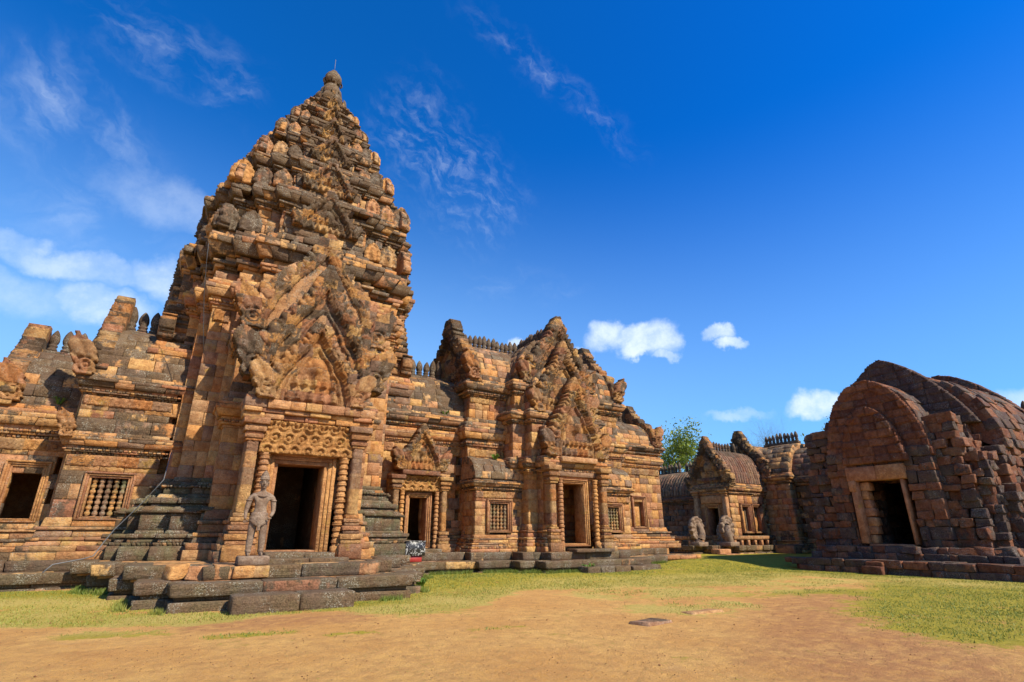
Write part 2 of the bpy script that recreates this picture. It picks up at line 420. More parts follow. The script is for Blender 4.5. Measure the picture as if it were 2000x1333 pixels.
def profile(mb, poly, pts, st, teeth=(), **k):
    """pts: (z, offset) list; teeth: indices of segments made of small beads"""
    for i in range(len(pts)-1):
        (z0, a), (z1, b) = pts[i], pts[i+1]
        if z1-z0 < .01: continue
        s2 = st.mod(blen=.11, dep=.2, c=.014, jit=.008) if i in teeth else st
        ring(mb, poly, z0, z1, a, b, s2, par=i, **k)
def rect(x0, x1, y0, y1): return [(x0, y0), (x1, y0), (x1, y1), (x0, y1)]
def redent(cx, cy, steps):
    q = []
    for i, (x, y) in enumerate(steps):
        if i: q.append((x, steps[i-1][1]))
        q.append((x, y))
    out = []
    for r in range(4):
        for (x, y) in q:
            for _ in range(r): x, y = -y, x
            out.append((cx+x, cy+y))
    return out
def vault(mb, ax, a0, a1, c, hw, ze, zr, st, n=9, sides=(1, -1), flat=.12, flute=0.):
    """corbelled vault along axis ax ('x' or 'y') with centre line c"""
    pts = []
    for i in range(n+1):
        t = i/n; a = t*math.pi/2
        y = flat+(hw-flat)*(math.cos(a)**.85 if t < 1 else 0); z = ze+(zr-ze)*(math.sin(a)**1.12)
        pts.append((y, z))
    P = (lambda s, y, z: (s, c+y, z)) if ax == 'x' else (lambda s, y, z: (c+y, s, z))
    for sd in sides:
        for i in range(n):
            (y0, z0), (y1, z1) = pts[i], pts[i+1]
            nx = np.array([-(z1-z0), -(y0-y1)]); nx /= np.linalg.norm(nx)   # inward (towards axis, down)
            nin = np.array(P(0, sd*nx[0]+0, nx[1]))-np.array(P(0, 0, 0))
            lip = .03 if i else 0
            strip(mb, P(a0, sd*y0, z0-.0), P(a1, sd*y0, z0), P(a0, sd*(y1+lip), z1), P(a1, sd*(y1+lip), z1), nin, st)
        if flute:
            k = int((a1-a0)/flute)
            for q in range(k+1):
                s = a0+(a1-a0)*q/k; rr = flute*.36
                v = []; f = []
                for i, (y, z) in enumerate(pts):
                    for m in range(5):
                        an = math.pi*m/4; v.append(P(s+rr*math.cos(an), sd*(y+rr*.9*math.sin(an)*.8), z+rr*.6*math.sin(an)))
                for i in range(n):
                    for m in range(4): f.append([i*5+m, i*5+m+1, i*5+6+m, i*5+5+m])
                mb.add(v, f, aq=(rng.random(), st.wth, 0))
    v = []; f = []
    for (y, z) in pts: v += [P(a0, y-.2*(y > .3), z-.12), P(a1, y-.2*(y > .3), z-.12)]
    for (y, z) in pts[::-1]: v += [P(a0, -y+.2*(y > .3), z-.12), P(a1, -y+.2*(y > .3), z-.12)]
    m = len(v)//2
    f = [[2*i, 2*i+1, 2*i+3, 2*i+2] for i in range(m-1)]
    mb.add(v, f, aq=(.4, .8, 0))
    e0 = [v[2*i] for i in range(m)]; e1 = [v[2*i+1] for i in range(m)]
    for e in (e0, e1):
        cc = np.mean(e, axis=0); mb.add(list(e)+[cc], t=[[i, i+1, m] for i in range(m-1)], aq=(.4, .6, 0))
class Fr:
    """local frame: u right, v up, w towards the viewer side"""
    def __init__(s, o, face='-y'):
        s.o = np.array(o, float)
        s.U, s.N = {'-y': ((1, 0, 0), (0, -1, 0)), '-x': ((0, -1, 0), (-1, 0, 0)), '+x': ((0, 1, 0), (1, 0, 0)), '+y': ((-1, 0, 0), (0, 1, 0))}[face]
        s.U = np.array(s.U, float); s.N = np.array(s.N, float); s.Z = np.array((0, 0, 1.))
    def __call__(s, u, v, w):
        u, v, w = (np.asarray(q, float) for q in (u, v, w))
        return s.o+u[..., None]*s.U+v[..., None]*s.Z+w[..., None]*s.N
    def box(s, mb, u0, u1, v0, v1, w0, w1, c=.02, attr=None, lump=0., j=0., wth=.3):
        p = np.array([s((u0, u1)[b[0]], (v0, v1)[b[2]], (w1, w0)[b[1]]) for b in CB])
        if j: p = p+rng.normal(0, j, p.shape)
        mb.block(p, c, attr or (rng.random(), wth, 0), lump)
def relief(mb, fr, u0, u1, v0, v1, res, dfun, mfun=None, thick=.3, bw=.5, bh=.38, bj=.03, wfun=.4, lean=0., joint=.03, tone=None, grn=0.):
    nu = max(2, int(round((u1-u0)/res))); nv = max(2, int(round((v1-v0)/res)))
    u, v = np.meshgrid(np.linspace(u0, u1, nu+1), np.linspace(v0, v1, nv+1))
    w = dfun(u, v)
    row = np.floor(v/bh); cu = u/bw+hashf(row, row*0+3.)*7; colu = np.floor(cu)
    rnd = hashf(row, colu, row*0+fr.o[0]); w = w+(rnd-.5)*2*bj
    fv = v/bh-row; fu = cu-colu
    jd = np.minimum(np.minimum(fv, 1-fv)*bh, np.minimum(fu, 1-fu)*bw); w = w-joint*(jd < max(.018, res*.5))
    p3 = np.stack([u+fr.o[0], v+fr.o[2], w*0+fr.o[1]], -1).reshape(-1, 3)
    w = w+.014*fbm(p3*6, 2).reshape(u.shape)
    w = w-lean*(v-v0)
    uj = u+.012*vnoise(p3*11, 5).reshape(u.shape); vj = v+.012*vnoise(p3*11, 9).reshape(u.shape)
    X = fr(uj, vj, w); XB = fr(uj, vj, -thick-lean*(v-v0))
    uc = (u[:-1, :-1]+u[1:, 1:])/2; vc = (v[:-1, :-1]+v[1:, 1:])/2
    keep = np.ones(uc.shape, bool) if mfun is None else mfun(uc, vc)
    id_ = np.arange((nu+1)*(nv+1)).reshape(nv+1, nu+1)
    q = np.stack([id_[:-1, :-1], id_[:-1, 1:], id_[1:, 1:], id_[1:, :-1]], -1)
    rc = np.floor(vc/bh); cc = np.floor(uc/bw+hashf(rc, rc*0+3.)*7); tn = hashf(rc, cc, rc*0+fr.o[0]+1.7)
    if tone is not None: tn = tn*0+tone
    wt = wfun(uc, vc) if callable(wfun) else np.full(uc.shape, wfun)
    wt = np.clip(wt+(hashf(rc, cc, rc*0+8)-.5)*.3, 0, 1)
    A = np.stack([tn, wt, tn*0+grn], -1)
    N = id_.size; V = np.concatenate([X.reshape(-1, 3), XB.reshape(-1, 3)])
    qs = [q[keep]]; As = [A[keep]]; qs.append((q[keep]+N)[:, ::-1]); As.append(A[keep])
    kp = np.pad(keep, 1)
    for (dy, dx, a, b) in ((-1, 0, 0, 1), (1, 0, 2, 3), (0, -1, 3, 0), (0, 1, 1, 2)):
        nb = kp[1+dy:kp.shape[0]-1+dy, 1+dx:kp.shape[1]-1+dx]; m = keep & ~nb
        e0 = q[m][:, a]; e1 = q[m][:, b]; qs.append(np.stack([e1, e0, e0+N, e1+N], -1)); As.append(A[m])
    mb.add(V, np.concatenate(qs), aq=np.concatenate(As))
def lathe(mb, o, prof, seg=12, attr=(.5, .3, 0), ax=2, close=True):
    """prof: list of (r, z)"""
    v = []
    for (r, z) in prof:
        for k in range(seg):
            a = 2*math.pi*k/seg; v.append((o[0]+r*math.cos(a), o[1]+r*math.sin(a), o[2]+z))
    q = [[i*seg+k, i*seg+(k+1) % seg, (i+1)*seg+(k+1) % seg, (i+1)*seg+k] for i in range(len(prof)-1) for k in range(seg)]
    n = len(v); t = []
    if close:
        v += [(o[0], o[1], o[2]+prof[0][1]), (o[0], o[1], o[2]+prof[-1][1])]
        t = [[(k+1) % seg, k, n] for k in range(seg)]+[[(len(prof)-1)*seg+k, (len(prof)-1)*seg+(k+1) % seg, n+1] for k in range(seg)]
    mb.add(v, q, t, aq=attr)
def tube(mb, pts, r, seg=8, attr=(.5, .3, 0)):
    pts = [np.array(p, float) for p in pts]; v = []; rs = r if hasattr(r, '__len__') else [r]*len(pts)
    for i, p in enumerate(pts):
        d = pts[min(i+1, len(pts)-1)]-pts[max(i-1, 0)]; d /= np.linalg.norm(d)+1e-9
        a = np.cross(d, (0, 0, 1.) if abs(d[2]) < .9 else (1., 0, 0)); a /= np.linalg.norm(a); b = np.cross(d, a)
        for k in range(seg):
            an = 2*math.pi*k/seg; v.append(p+rs[i]*(a*math.cos(an)+b*math.sin(an)))
    q = [[i*seg+k, i*seg+(k+1) % seg, (i+1)*seg+(k+1) % seg, (i+1)*seg+k] for i in range(len(pts)-1) for k in range(seg)]
    n = len(v); v += [pts[0], pts[-1]]; m = (len(pts)-1)*seg
    mb.add(v, q, [[(k+1) % seg, k, n] for k in range(seg)]+[[m+k, m+(k+1) % seg, n+1] for k in range(seg)], aq=attr)
# ---------------------------------------------------------------- ground height
def sstep(x): x = np.clip(x, 0, 1); return x*x*(3-2*x)
def gz(x, y): return .15*sstep((y-15.2)/3)+.22*sstep((x-18)/6)*sstep((y-16.5)/3)
# ---------------------------------------------------------------- ornament builders
OUT = np.array([(0, 1.0), (.08, 1.03), (.2, .95), (.34, .84), (.47, .70), (.60, .53), (.72, .37), (.83, .22), (.93, .09), (1.0, .0)])
_th = np.arctan2(OUT[:, 0], OUT[:, 1]); _rh = np.hypot(OUT[:, 0], OUT[:, 1])
def outR(th):
    th = np.abs(th); th = np.where(th > math.pi/2, math.pi-th, th); return np.interp(th, _th, _rh)
def figures(u, v, sp, y0, hh):
    """row of small seated figures: head, shoulders, knees"""
    k = np.round(u/sp); du = u-k*sp; dv = (v-y0)/hh; on = (dv > 0) & (dv < 1)
    body = np.exp(-(du/(sp*.26))**2-((dv-.42)/.24)**2)+.9*np.exp(-(du/(sp*.13))**2-((dv-.8)/.12)**2)+.7*np.exp(-(du/(sp*.4))**2-((dv-.12)/.1)**2)
    return np.where(on, body, 0)
def scrolls(u, v, sp):
    """running plant scrolls"""
    ku = np.round(u/sp); kv = np.round(v/sp); du = u-ku*sp; dv = v-kv*sp; r = np.hypot(du, dv)/sp; a = np.arctan2(dv, du)*np.where((ku+kv) % 2 > 0, 1, -1)
    return np.sin(r*16-a*1.0)*np.clip(1-r*1.3, 0, 1)+.5*np.clip(1-r*5, 0, 1)
def scrolls2(u, v, sp):
    """rows of leafy rosettes in rings"""
    ku = np.round(u/sp+.5*(np.round(v/sp) % 2)); kv = np.round(v/sp); du = u-(ku-.5*(kv % 2))*sp; dv = v-kv*sp; r = np.hypot(du, dv)/sp; a = np.arctan2(dv, du)
    return np.exp(-((r-.36)/.08)**2)+.8*np.exp(-(r/.16)**2)+.35*np.abs(np.sin(a*3))*(r > .44)-.5*np.exp(-((r-.22)/.06)**2)
def _arc(pts, bul, n=9):
    out = []
    for (p, q), k in zip(zip(pts[:-1], pts[1:]), bul):
        p, q = np.array(p), np.array(q); d = q-p; no = np.array((d[1], -d[0]))
        for t in np.linspace(0, 1, n, endpoint=False): out.append(p+d*t+no*k*4*t*(1-t))
    out.append(np.array(pts[-1])); return np.array(out)
_A1 = _arc([(.78, -.02), (.72, .23), (.52, .46), (.28, .69), (0, .97)], [.15, .13, .07, -.05])
ARCH = np.concatenate([_A1, (_A1*[-1, 1])[::-1][1:]])
def poly_dist(u, v, pl):
    """distance to an open polyline, arclength at the foot point, side (+ outside)"""
    bd = np.full(u.shape, 1e9); bs = np.zeros(u.shape); S_ = 0.
    for (x0, y0), (x1, y1) in zip(pl[:-1], pl[1:]):
        dx, dy = x1-x0, y1-y0; L2 = dx*dx+dy*dy; L = math.sqrt(L2); t = np.clip(((u-x0)*dx+(v-y0)*dy)/L2, 0, 1)
        d = np.hypot(u-x0-t*dx, v-y0-t*dy); m = d < bd; bd = np.where(m, d, bd); bs = np.where(m, S_+t*L, bs); S_ += L
    ins = np.zeros(u.shape, bool); n = len(pl)
    for i in range(n):
        x0, y0 = pl[i]; x1, y1 = pl[(i+1) % n]; c = ((y0 > v) != (y1 > v)); ins ^= c & (u < (x1-x0)*(v-y0)/(y1-y0+1e-12)+x0)
    return np.where(ins, -bd, bd), bs, S_
def pediment(mb, fr, hw, h, res=.045, wth=.5, naga=1., thick=.35, nk=9, fig=.36, deep=1., flame=.24, **k_):
    hw, h = hw*.93, h*.88
    pl = ARCH*[hw, h]; seed = fr.o[0]*1.3+fr.o[2]; fw = flame*hw; bw_ = .125*hw; lp = max(.2, .17*hw)
    def d(u, v):
        D, s, L = poly_dist(u, v, pl); sm = np.abs(s-L/2); q = D/bw_
        ribs = .21+.05*np.cos(np.clip(q, 0, 1)*4*math.pi)
        leaf = np.abs(np.sin(math.pi*(sm/lp+.9*(D-bw_)/fw*.5))); fl = .06+.13*leaf**.6-.07*np.clip((D-bw_)/fw, 0, 1)
        fg = figures(u+.1, v, fig, h*.03, fig*1.1)+.9*figures(u, v, fig*.8, h*.05+fig*1.2, fig*.95)+1.3*np.exp(-(u/(.16*hw))**2-((v/h-.46)/.11)**2)
        q2 = (-D-.10*hw)/(.09*hw); inn = np.where((q2 > 0) & (q2 < 1), .10+.05*np.cos(q2*2*math.pi+math.pi), 0)
        ty = -.05+np.maximum(.23*np.clip(fg, 0, 1.4)*(D < -.2*hw), inn)
        return np.where(D > bw_, fl, np.where(D > 0, ribs, ty))*deep
    def m(u, v):
        D, s, L = poly_dist(u, v, pl); sm = np.abs(s-L/2)
        leaf = np.abs(np.sin(math.pi*(sm/lp+.9*np.clip(D-bw_, 0, 9)/fw*.5))); apex = 1+1.5*np.exp(-np.abs(u)/(.075*hw))*(v > .7*h)-.42*sstep((v/h-.45)/.35)
        nz = .10*vnoise(np.stack([u.ravel()*2.2, v.ravel()*2.2, u.ravel()*0+seed], -1)).reshape(u.shape)
        return D < bw_+fw*(.62+.42*leaf+nz)*apex
    wf = lambda u, v: wth+.04+.10*(v/h)-.12*(np.abs(u) < hw*.4)*(v < h*.4)
    relief(mb, fr, -hw*1.25, hw*1.25, 0, h*1.22, res, d, m, thick, .52, .40, .028*deep, wf)
    if naga:
        for sd in (-1, 1): naga_fan(mb, fr, sd*(hw*1.0+.10*naga), .02, naga, sd, res, wth)
def naga_fan(mb, fr, uc, vb, s, sd, res=.045, wth=.45, thick=.3, w0=.14):
    """upright many-headed serpent hood turned outwards"""
    B_, W_ = [0, .15, .35, .7, 1.0, 1.25, 1.45], [.24, .30, .27, .38, .38, .27, .05]
    def loc(u, v):
        a = (u-uc)*sd/s; b = (v-vb)/s; a = a-.24*np.clip(b, 0, 2)**1.7+.08; return a, b
    def m(u, v):
        a, b = loc(u, v); th = np.arctan2(b-.35, a+.12); return (np.abs(a) < np.interp(b, B_, W_)*(1+.13*np.abs(np.sin(th*4.5))-.06)) & (b > 0)
    def d(u, v):
        a, b = loc(u, v); r = np.hypot(a+.05, b-.38); th = np.arctan2(b-.35, a+.12)
        fan = .11*np.abs(np.sin(th*4.5))**.6*sstep((r-.24)/.1); eye = .07*np.cos(r*34)*(r < .27)
        return w0+fan+eye-.25*a*a+.05*(b < .14)
    lo, hi = sorted((uc-sd*.6*s, uc+sd*1.0*s))
    relief(mb, fr, lo, hi, vb, vb+1.55*s, res, d, m, thick, .7, .6, .012, wth+.1, joint=.008)
def capital(mb, fr, uc, v, w, h, wth=.4, d=.3):
    for i, (a, b, o) in enumerate([(0, .12, .02), (.12, .3, .06), (.3, .4, .03), (.4, .62, .10), (.62, .72, .06), (.72, 1, .16)]):
        fr.box(mb, uc-w/2-o, uc+w/2+o, v+a*h, v+b*h-.005, -.1, d*.5+o, .015, wth=wth)
def colonnette(fr, par, uc, v0, v1, w, r=.13):
    mb = MB(); H = v1-v0; n = max(4, int(H/.19)); pr = [(r*1.2, 0), (r*1.2, H*.08)]
    for i in range(n):
        z = H*.09+H*.88*i/n; dz = H*.88/n; big = 1.24 if i in (n//4, n//2, 3*n//4) else 1.1
        pr += [(r*.86, z), (r*.86, z+dz*.45), (r*big, z+dz*.5), (r*big, z+dz*.68), (r*.96, z+dz*.70), (r*big*.97, z+dz*.82), (r*big*.97, z+dz*.95), (r*.86, z+dz)]
    pr += [(r*1.25, H*.98), (r*1.25, H)]
    p = fr(uc, v0, w); lathe(mb, p, pr, 10, (rng.random()*.3+.1, .28, 0))
    return mb.build('colonnette', M_STONE, par)
def doorway(par, fr, w, h, name='door_frame', depth=.55, fw=.30, mat=None, wth=.22, tone=.2):
    mb = MB(); hw = w/2
    for k in range(3):
        a, b = hw+fw*k/3, hw+fw*(k+1)/3; o = .04+.045*k
        for sd in (-1, 1):
            lo, hi = sorted((sd*a, sd*b)); fr.box(mb, lo, hi, -fw*(k+1)/3*.6, h+fw*k/3, -depth if k == 0 else -.12, o, .014, (tone+.12*rng.random(), wth, 0))
        fr.box(mb, -b, b, h+fw*k/3+.002, h+fw*(k+1)/3, -depth if k == 0 else -.12, o+.002, .014, (tone+.12*rng.random(), wth, 0))
        fr.box(mb, -a, a, -fw*(k+1)/3*.6, -fw*k/3*.6-.002, -depth if k == 0 else -.12, o+.002, .014, (tone+.12*rng.random(), wth+.1, 0))
    return mb.build(name, mat or M_STONE, par)
_bal = {}
def window(par, fr, w, h, n=5, fw=.2, shut=False):
    f = doorway(par, fr, w, h, 'window_frame', .35, fw, wth=.35, tone=.3)
    if shut:
        mb = MB(); fr.box(mb, -w/2+.003, w/2-.003, .003, h-.003, -.34, -.24, .01, (.15, .3, 0)); mb.build('stone_panel', M_STONE, f)
    for i in range(n if not shut else 0):
        mb = MB(); r = w/n*.40; pr = []
        k = 7
        for j in range(k):
            z = h*j/k; dz = h/k; pr += [(r*.62, z), (r*.62, z+dz*.12), (r*1.0, z+dz*.3), (r*1.05, z+dz*.5), (r*.95, z+dz*.75), (r*.62, z+dz*.9)]
        pr += [(r*.62, h)]
        lathe(mb, fr(-w/2+w*(i+.5)/n, 0, -.12), pr, 10, (rng.random(), .6, .6)); mb.build('baluster', M_STONE, f, smooth=True)
    return f
def pilaster(mb, fr, uc, w, v0, v1, d=.16, w0=0., bh=.5, wth=.25, res=.045):
    def dd(u, v): return d*(np.abs(u-uc) < w/2-.01)+.022*scrolls(u-uc, v, w*.42)*(np.abs(u-uc) < w*.36)-.012*(np.abs(np.abs(u-uc)-w*.40) < .02)
    relief(mb, fr, uc-w/2, uc+w/2, v0, v1, res, dd, None, .2-w0, 9., bh, .012, wth, joint=.015)
def lintel_relief(mb, fr, hw, v0, v1, d=.2, wth=.25, res=.035):
    def dd(u, v): return d+.10*scrolls2(u, v-v0-.10, .40)+.05*(v > v1-.10)+.05*(v < v0+.08)+.06*np.exp(-(u/.25)**2)*np.sin((v-v0)*9)
    relief(mb, fr, -hw, hw, v0, v1, res, dd, None, .1, 1.7, 2.5, .01, lambda u, v: wth-.15+0*u, joint=.01, tone=.17)
# shared small pieces: crest finial and antefixes
def finial_mesh():
    mb = MB(); lathe(mb, (0, 0, 0), [(.15, 0), (.17, .05), (.17, .11), (.11, .15), (.15, .20), (.16, .26), (.11, .30), (.15, .36), (.175, .48), (.165, .62), (.13, .76), (.075, .88), (.02, .96)], 9, (.3, .75, 0))
    o = mb.build('finial', M_ROOF, None, smooth=True); me = o.data; bpy.data.objects.remove(o); return me
FIN = finial_mesh()
def put(name, me, par, loc, rz=0, s=(1, 1, 1), tilt=0):
    o = bpy.data.objects.new(name, me); COL.objects.link(o); o.parent = par; b = OFF[par.name]
    o.location = tuple(np.array(loc)-np.array(b)); o.rotation_euler = (tilt, random.uniform(-.05, .05), rz); o.scale = s; OFF[o.name] = tuple(loc); return o
def crest(par, p0, p1, sp=.42, s=.95):
    p0, p1 = np.array(p0, float), np.array(p1, float); L = np.linalg.norm(p1-p0); n = max(1, int(L/sp)); k = 0
    mb = MB(); d = (p1-p0)/L; sd = np.array([-d[1], d[0], 0])*.2
    strip(mb, p0-sd-(0, 0, .16), p1-sd-(0, 0, .16), p0-sd, p1-sd, sd*5, Style(blen=.6, dep=.4, wth=.7))
    for i in range(n+1):
        if rng.random() < .02: continue
        put('finial', FIN, par, p0+d*(sp*.5+(L-sp)*i/n if n else 0), rng.random()*3, (s*rng.uniform(.9, 1.05),)*2+(s*rng.uniform(.84, 1.06),), rng.normal(0, .03))
    return mb
def antefix_mesh(seed, kind=0):
    mb = MB(); fr = Fr((0, 0, 0), '-y')
    def wd(b): return np.interp(b, [0, .1, .35, .6, .8, .93, 1.0], [.40, .46, .47, .42, .30, .15, 0])
    def m(u, v): return np.abs(u) < wd(v)*(1+.05*np.sin(v*30+seed))*1.0
    def d(u, v):
        w = np.maximum(wd(v), .05); q = np.abs(u)/w
        arch = .10*np.exp(-((q-.72)/.10)**2); fig = .20*np.exp(-(u/.13)**2-((v-.36)/.2)**2)+.13*np.exp(-(u/.09)**2-((v-.66)/.09)**2)
        return .06+arch+fig*(1 if kind == 0 else .5)+.03*np.sin(v*24+seed)*(q > .5)-.14*np.clip(v-.2, 0, 1)**2+.03*vnoise(np.stack([u.ravel()*6, v.ravel()*6, u.ravel()*0+seed], -1)).reshape(u.shape)
    relief(mb, fr, -.52, .52, 0, 1.0, .055, d, m, .26, 9, 9, 0, (.55, .95, .75, .85, .65)[int(seed/1.7+.5) % 5], joint=0, tone=(.2, .95, .7, .35, .8)[int(seed/1.7+.5) % 5])
    o = mb.build('antefix', M_STONE, None); me = o.data; bpy.data.objects.remove(o); return me
ANT = [antefix_mesh(k*1.7, k % 2) for k in range(5)]
BASE2 = [(0, 1), (.16, 1), (.16, .93), (.20, .97), (.20, .86), (.25, .84), (.25, .91), (.30, .91), (.30, .74), (.34, .70), (.34, .66), (.54, .66), (.54, .74), (.57, .78), (.57, .72), (.62, .62), (.62, .50), (.66, .46), (.66, .56), (.73, .56), (.73, .40), (.78, .34), (.78, .26), (.86, .26), (.86, .33), (.89, .33), (.89, .16), (.94, .14), (.94, .06), (1, .06)]
CORN = [(0, .10), (.09, .12), (.09, .30), (.17, .36), (.17, .5), (.25, .5), (.25, .30), (.37, .34), (.37, .62), (.60, .95), (.60, 1.0), (.74, 1.0), (.74, .84), (.84, .84), (.84, .6), (1, .5)]
BASE = [(0, 1), (.20, 1), (.20, .86), (.33, .92), (.33, .66), (.45, .55), (.45, .64), (.53, .64), (.53, .40), (.70, .34), (.70, .46), (.78, .46), (.78, .22), (1, .12)]
def mould(mb, poly, z0, h, o, kind, st, teeth=(2, 4), **k):
    if kind != 'c': st = st.mod(blen=max(st.blen, 1.15), jit=.010, c=.018); teeth = tuple(t_ for t_ in teeth if t_ not in (3, 4))
    elif not st.miss and st.jit < .05: st = st.mod(blen=max(st.blen, .8), jit=.010)
    T = CORN if kind == 'c' else (BASE2 if kind == 'B' else BASE)
    i = 0; seg = 0
    pts = [(z0+a*h, b*o) for a, b in T]
    for i in range(len(pts)-1):
        (a, p), (b, q) = pts[i], pts[i+1]
        if b-a < .004: continue
        s2 = st.mod(blen=.12, dep=.16, c=.016, jit=.006, miss=0) if seg in teeth and .04 < b-a < .125 else st
        ring(mb, poly, a, b, p, q, s2, par=seg, **k); seg += 1
# ================================================================ THE TEMPLE
XC, YC = 3.5, 25.0
TEMPLE = thing('sandstone_temple', (XC, 21, 0), 'large orange sandstone temple with tall carved tower, columned doorways and long vaulted hall', 'temple')
S = Style()
SD = S.mod(wth=.72)                    # weathered
# ---- terrace under everything, two mouldings high
LOW = [(-14, 20.6), (-1.5, 20.6), (-1.5, 18.9), (-.9, 18.9), (-.9, 17.2), (-.35, 17.2), (-.35, 15.7), (.35, 15.7), (.35, 14.75), (5.95, 14.75), (5.95, 15.7), (6.6, 15.7), (6.6, 17.2), (7.3, 17.2), (7.3, 18.7), (8.0, 18.7), (8.0, 20.3),
       (10.9, 20.3), (10.9, 20.0), (12.4, 20.0), (12.4, 19.3), (13.1, 19.3), (13.1, 18.5), (18.9, 18.5), (18.9, 19.3), (19.7, 19.3), (19.7, 20.0), (21.6, 20.0), (21.6, 20.8), (24.6, 20.8), (24.6, 30), (-14, 30)]
UPP = [(-14, 21.7), (-2.1, 21.7), (-2.1, 20.2), (-1.5, 20.2), (-1.5, 18.6), (-.7, 18.6), (-.7, 16.9), (1.0, 16.9), (1.0, 15.55), (5.3, 15.55), (5.3, 16.3), (5.9, 16.3), (5.9, 17.6), (6.7, 17.6), (6.7, 19.6), (7.8, 19.6), (7.8, 21.3),
       (10.9, 21.3), (10.9, 20.75), (12.9, 20.75), (12.9, 19.9), (13.8, 19.9), (13.8, 19.15), (18.2, 19.15), (18.2, 19.9), (19.0, 19.9), (19.0, 20.75), (21.0, 20.75), (21.0, 21.5), (23.8, 21.5), (23.8, 29.5), (-14, 29.5)]
mb = MB(); SL = S.mod(blen=1.8, dep=.6, lump=.016, wth=.95, jit=.02, grn=.15)
ns = tuple(range(len(LOW)-3, len(LOW)))
def tz(i): return 0
ring(mb, LOW, -.1, .20, 0.0, .02, SL, 0, skip=ns); ring(mb, LOW, .20, .30, -.12, -.10, SL, 1, skip=ns); ring(mb, LOW, .30, .58, .02, .05, SL, 0, skip=ns)
core(mb, LOW, -.1, .555, -.25, attr=(.3, .55, 0))
ring(mb, UPP, .56, .88, 0, 0.02, SL.mod(blen=1.5), 1, skip=ns); core(mb, UPP, .5, .86, -.2, attr=(.55, .35, 0))
# paving of the terrace tops
def paving(mb, x0, x1, y0, y1, z, bl=.8):
    y = y0
    while y < y1-.1:
        d = min(y1-y, bl*rng.uniform(.7, 1.2)); x = x0
        while x < x1-.1:
            w = min(x1-x, bl*rng.uniform(.8, 1.6)); mb.box(x+.01, x+w-.01, y+.01, y+d-.01, z-.2, z+rng.normal(0, .008), .02, (rng.random(), .45, .1)); x += w
        y += d
paving(mb, .6, 5.7, 15.0, 15.9, .575); paving(mb, -.1, 6.4, 15.9, 17.3, .57); paving(mb, -.6, 7.1, 17.3, 18.9, .57); paving(mb, -1.3, 7.8, 18.9, 20.6, .57)
paving(mb, 1.2, 5.1, 15.75, 18.4, .875); paving(mb, 8, 11, 20.5, 21.4, .57); paving(mb, 13.3, 18.7, 18.7, 19.3, .57); paving(mb, 18.7, 24.4, 20.2, 21.7, .57); paving(mb, -12, -1.5, 20.8, 21.9, .57)
paving(mb, 14, 18, 19.3, 20.4, .875); paving(mb, 8, 11, 21.4, 22.3, .87)
mb.build('terrace', M_STONE, TEMPLE, smooth=True)
def step(x0, x1, y0, y1, z0, z1, n=3, lump=.03):
    mb = MB(); xs = np.linspace(x0, x1, n+1); xs[1:-1] += rng.uniform(-.15, .15, n-1)
    for i in range(n): mb.box(xs[i]+.006, xs[i+1]-.006, y0+rng.normal(0, .02), y1, z0, z1+rng.normal(0, .008), lump=lump, attr=(rng.random(), .92, .1))
    return mb.build('step', M_STONE, TEMPLE, smooth=True)
step(1.5, 4.15, 13.75, 14.6, -.1, .36, 2); step(2.2, 4.6, 16.2, 16.75, .85, 1.0, 2, .02); step(2.45, 4.35, 16.75, 17.8, .85, 1.13, 2, .02)
step(14.6, 16.9, 17.7, 18.4, .0, .36, 3); step(15.0, 17.2, 18.9, 19.6, .86, 1.0, 2, .02); step(8.8, 10.0, 21.6, 22.3, .86, 1.02, 1, .02)
step(17.2, 18.9, 17.9, 18.5, .05, .33, 2)
# ---- tower body
TB = redent(XC, YC, [(4.2, 1.9), (3.85, 2.7), (3.5, 3.5), (2.7, 3.85), (1.9, 4.2)])
N = len(TB); ny = [i for i in range(N) if abs(TB[i][1]-(YC-4.2)) < .01 and abs(TB[(i+1) % N][1]-(YC-4.2)) < .01]
body = MB()
mould(body, TB, .86, 2.55, 1.1, 'B', S.mod(wth=.95, grn=.35, blen=.7), skip=ny, teeth=(1, 10, 12))
wall(body, TB, 3.4, 9.7, S.mod(wth=.26, dep=.5, jit=.010, c=.008, wj=.1), .46, skip=ny)
core(body, TB, 5.6, 9.8, -.3)
mould(body, TB, 9.7, 1.15, .38, 'c', S.mod(wth=.25))
ring(body, TB, 10.85, 11.15, .12, .15, S.mod(wth=.3))
mould(body, TB, 11.15, 1.75, .66, 'c', SD.mod(jit=.05, wth=.72, blen=.6, c=.018, miss=.06, wj=.2))
core(body, TB, 9.8, 12.85, -.1)
# the long carved corner strips that stop at the capitals
TOWER = body.build('tower', M_STONE, TEMPLE)
# side facades of the tower body (west and east) : upper false fronts
def false_front(fr, hw, h, z, thick, name='pediment', par=TEMPLE, wth=.6, **k):
    mb = MB(); pediment(mb, fr, hw, h, wth=wth, thick=thick, **k); return mb.build(name, M_CARVE, par)
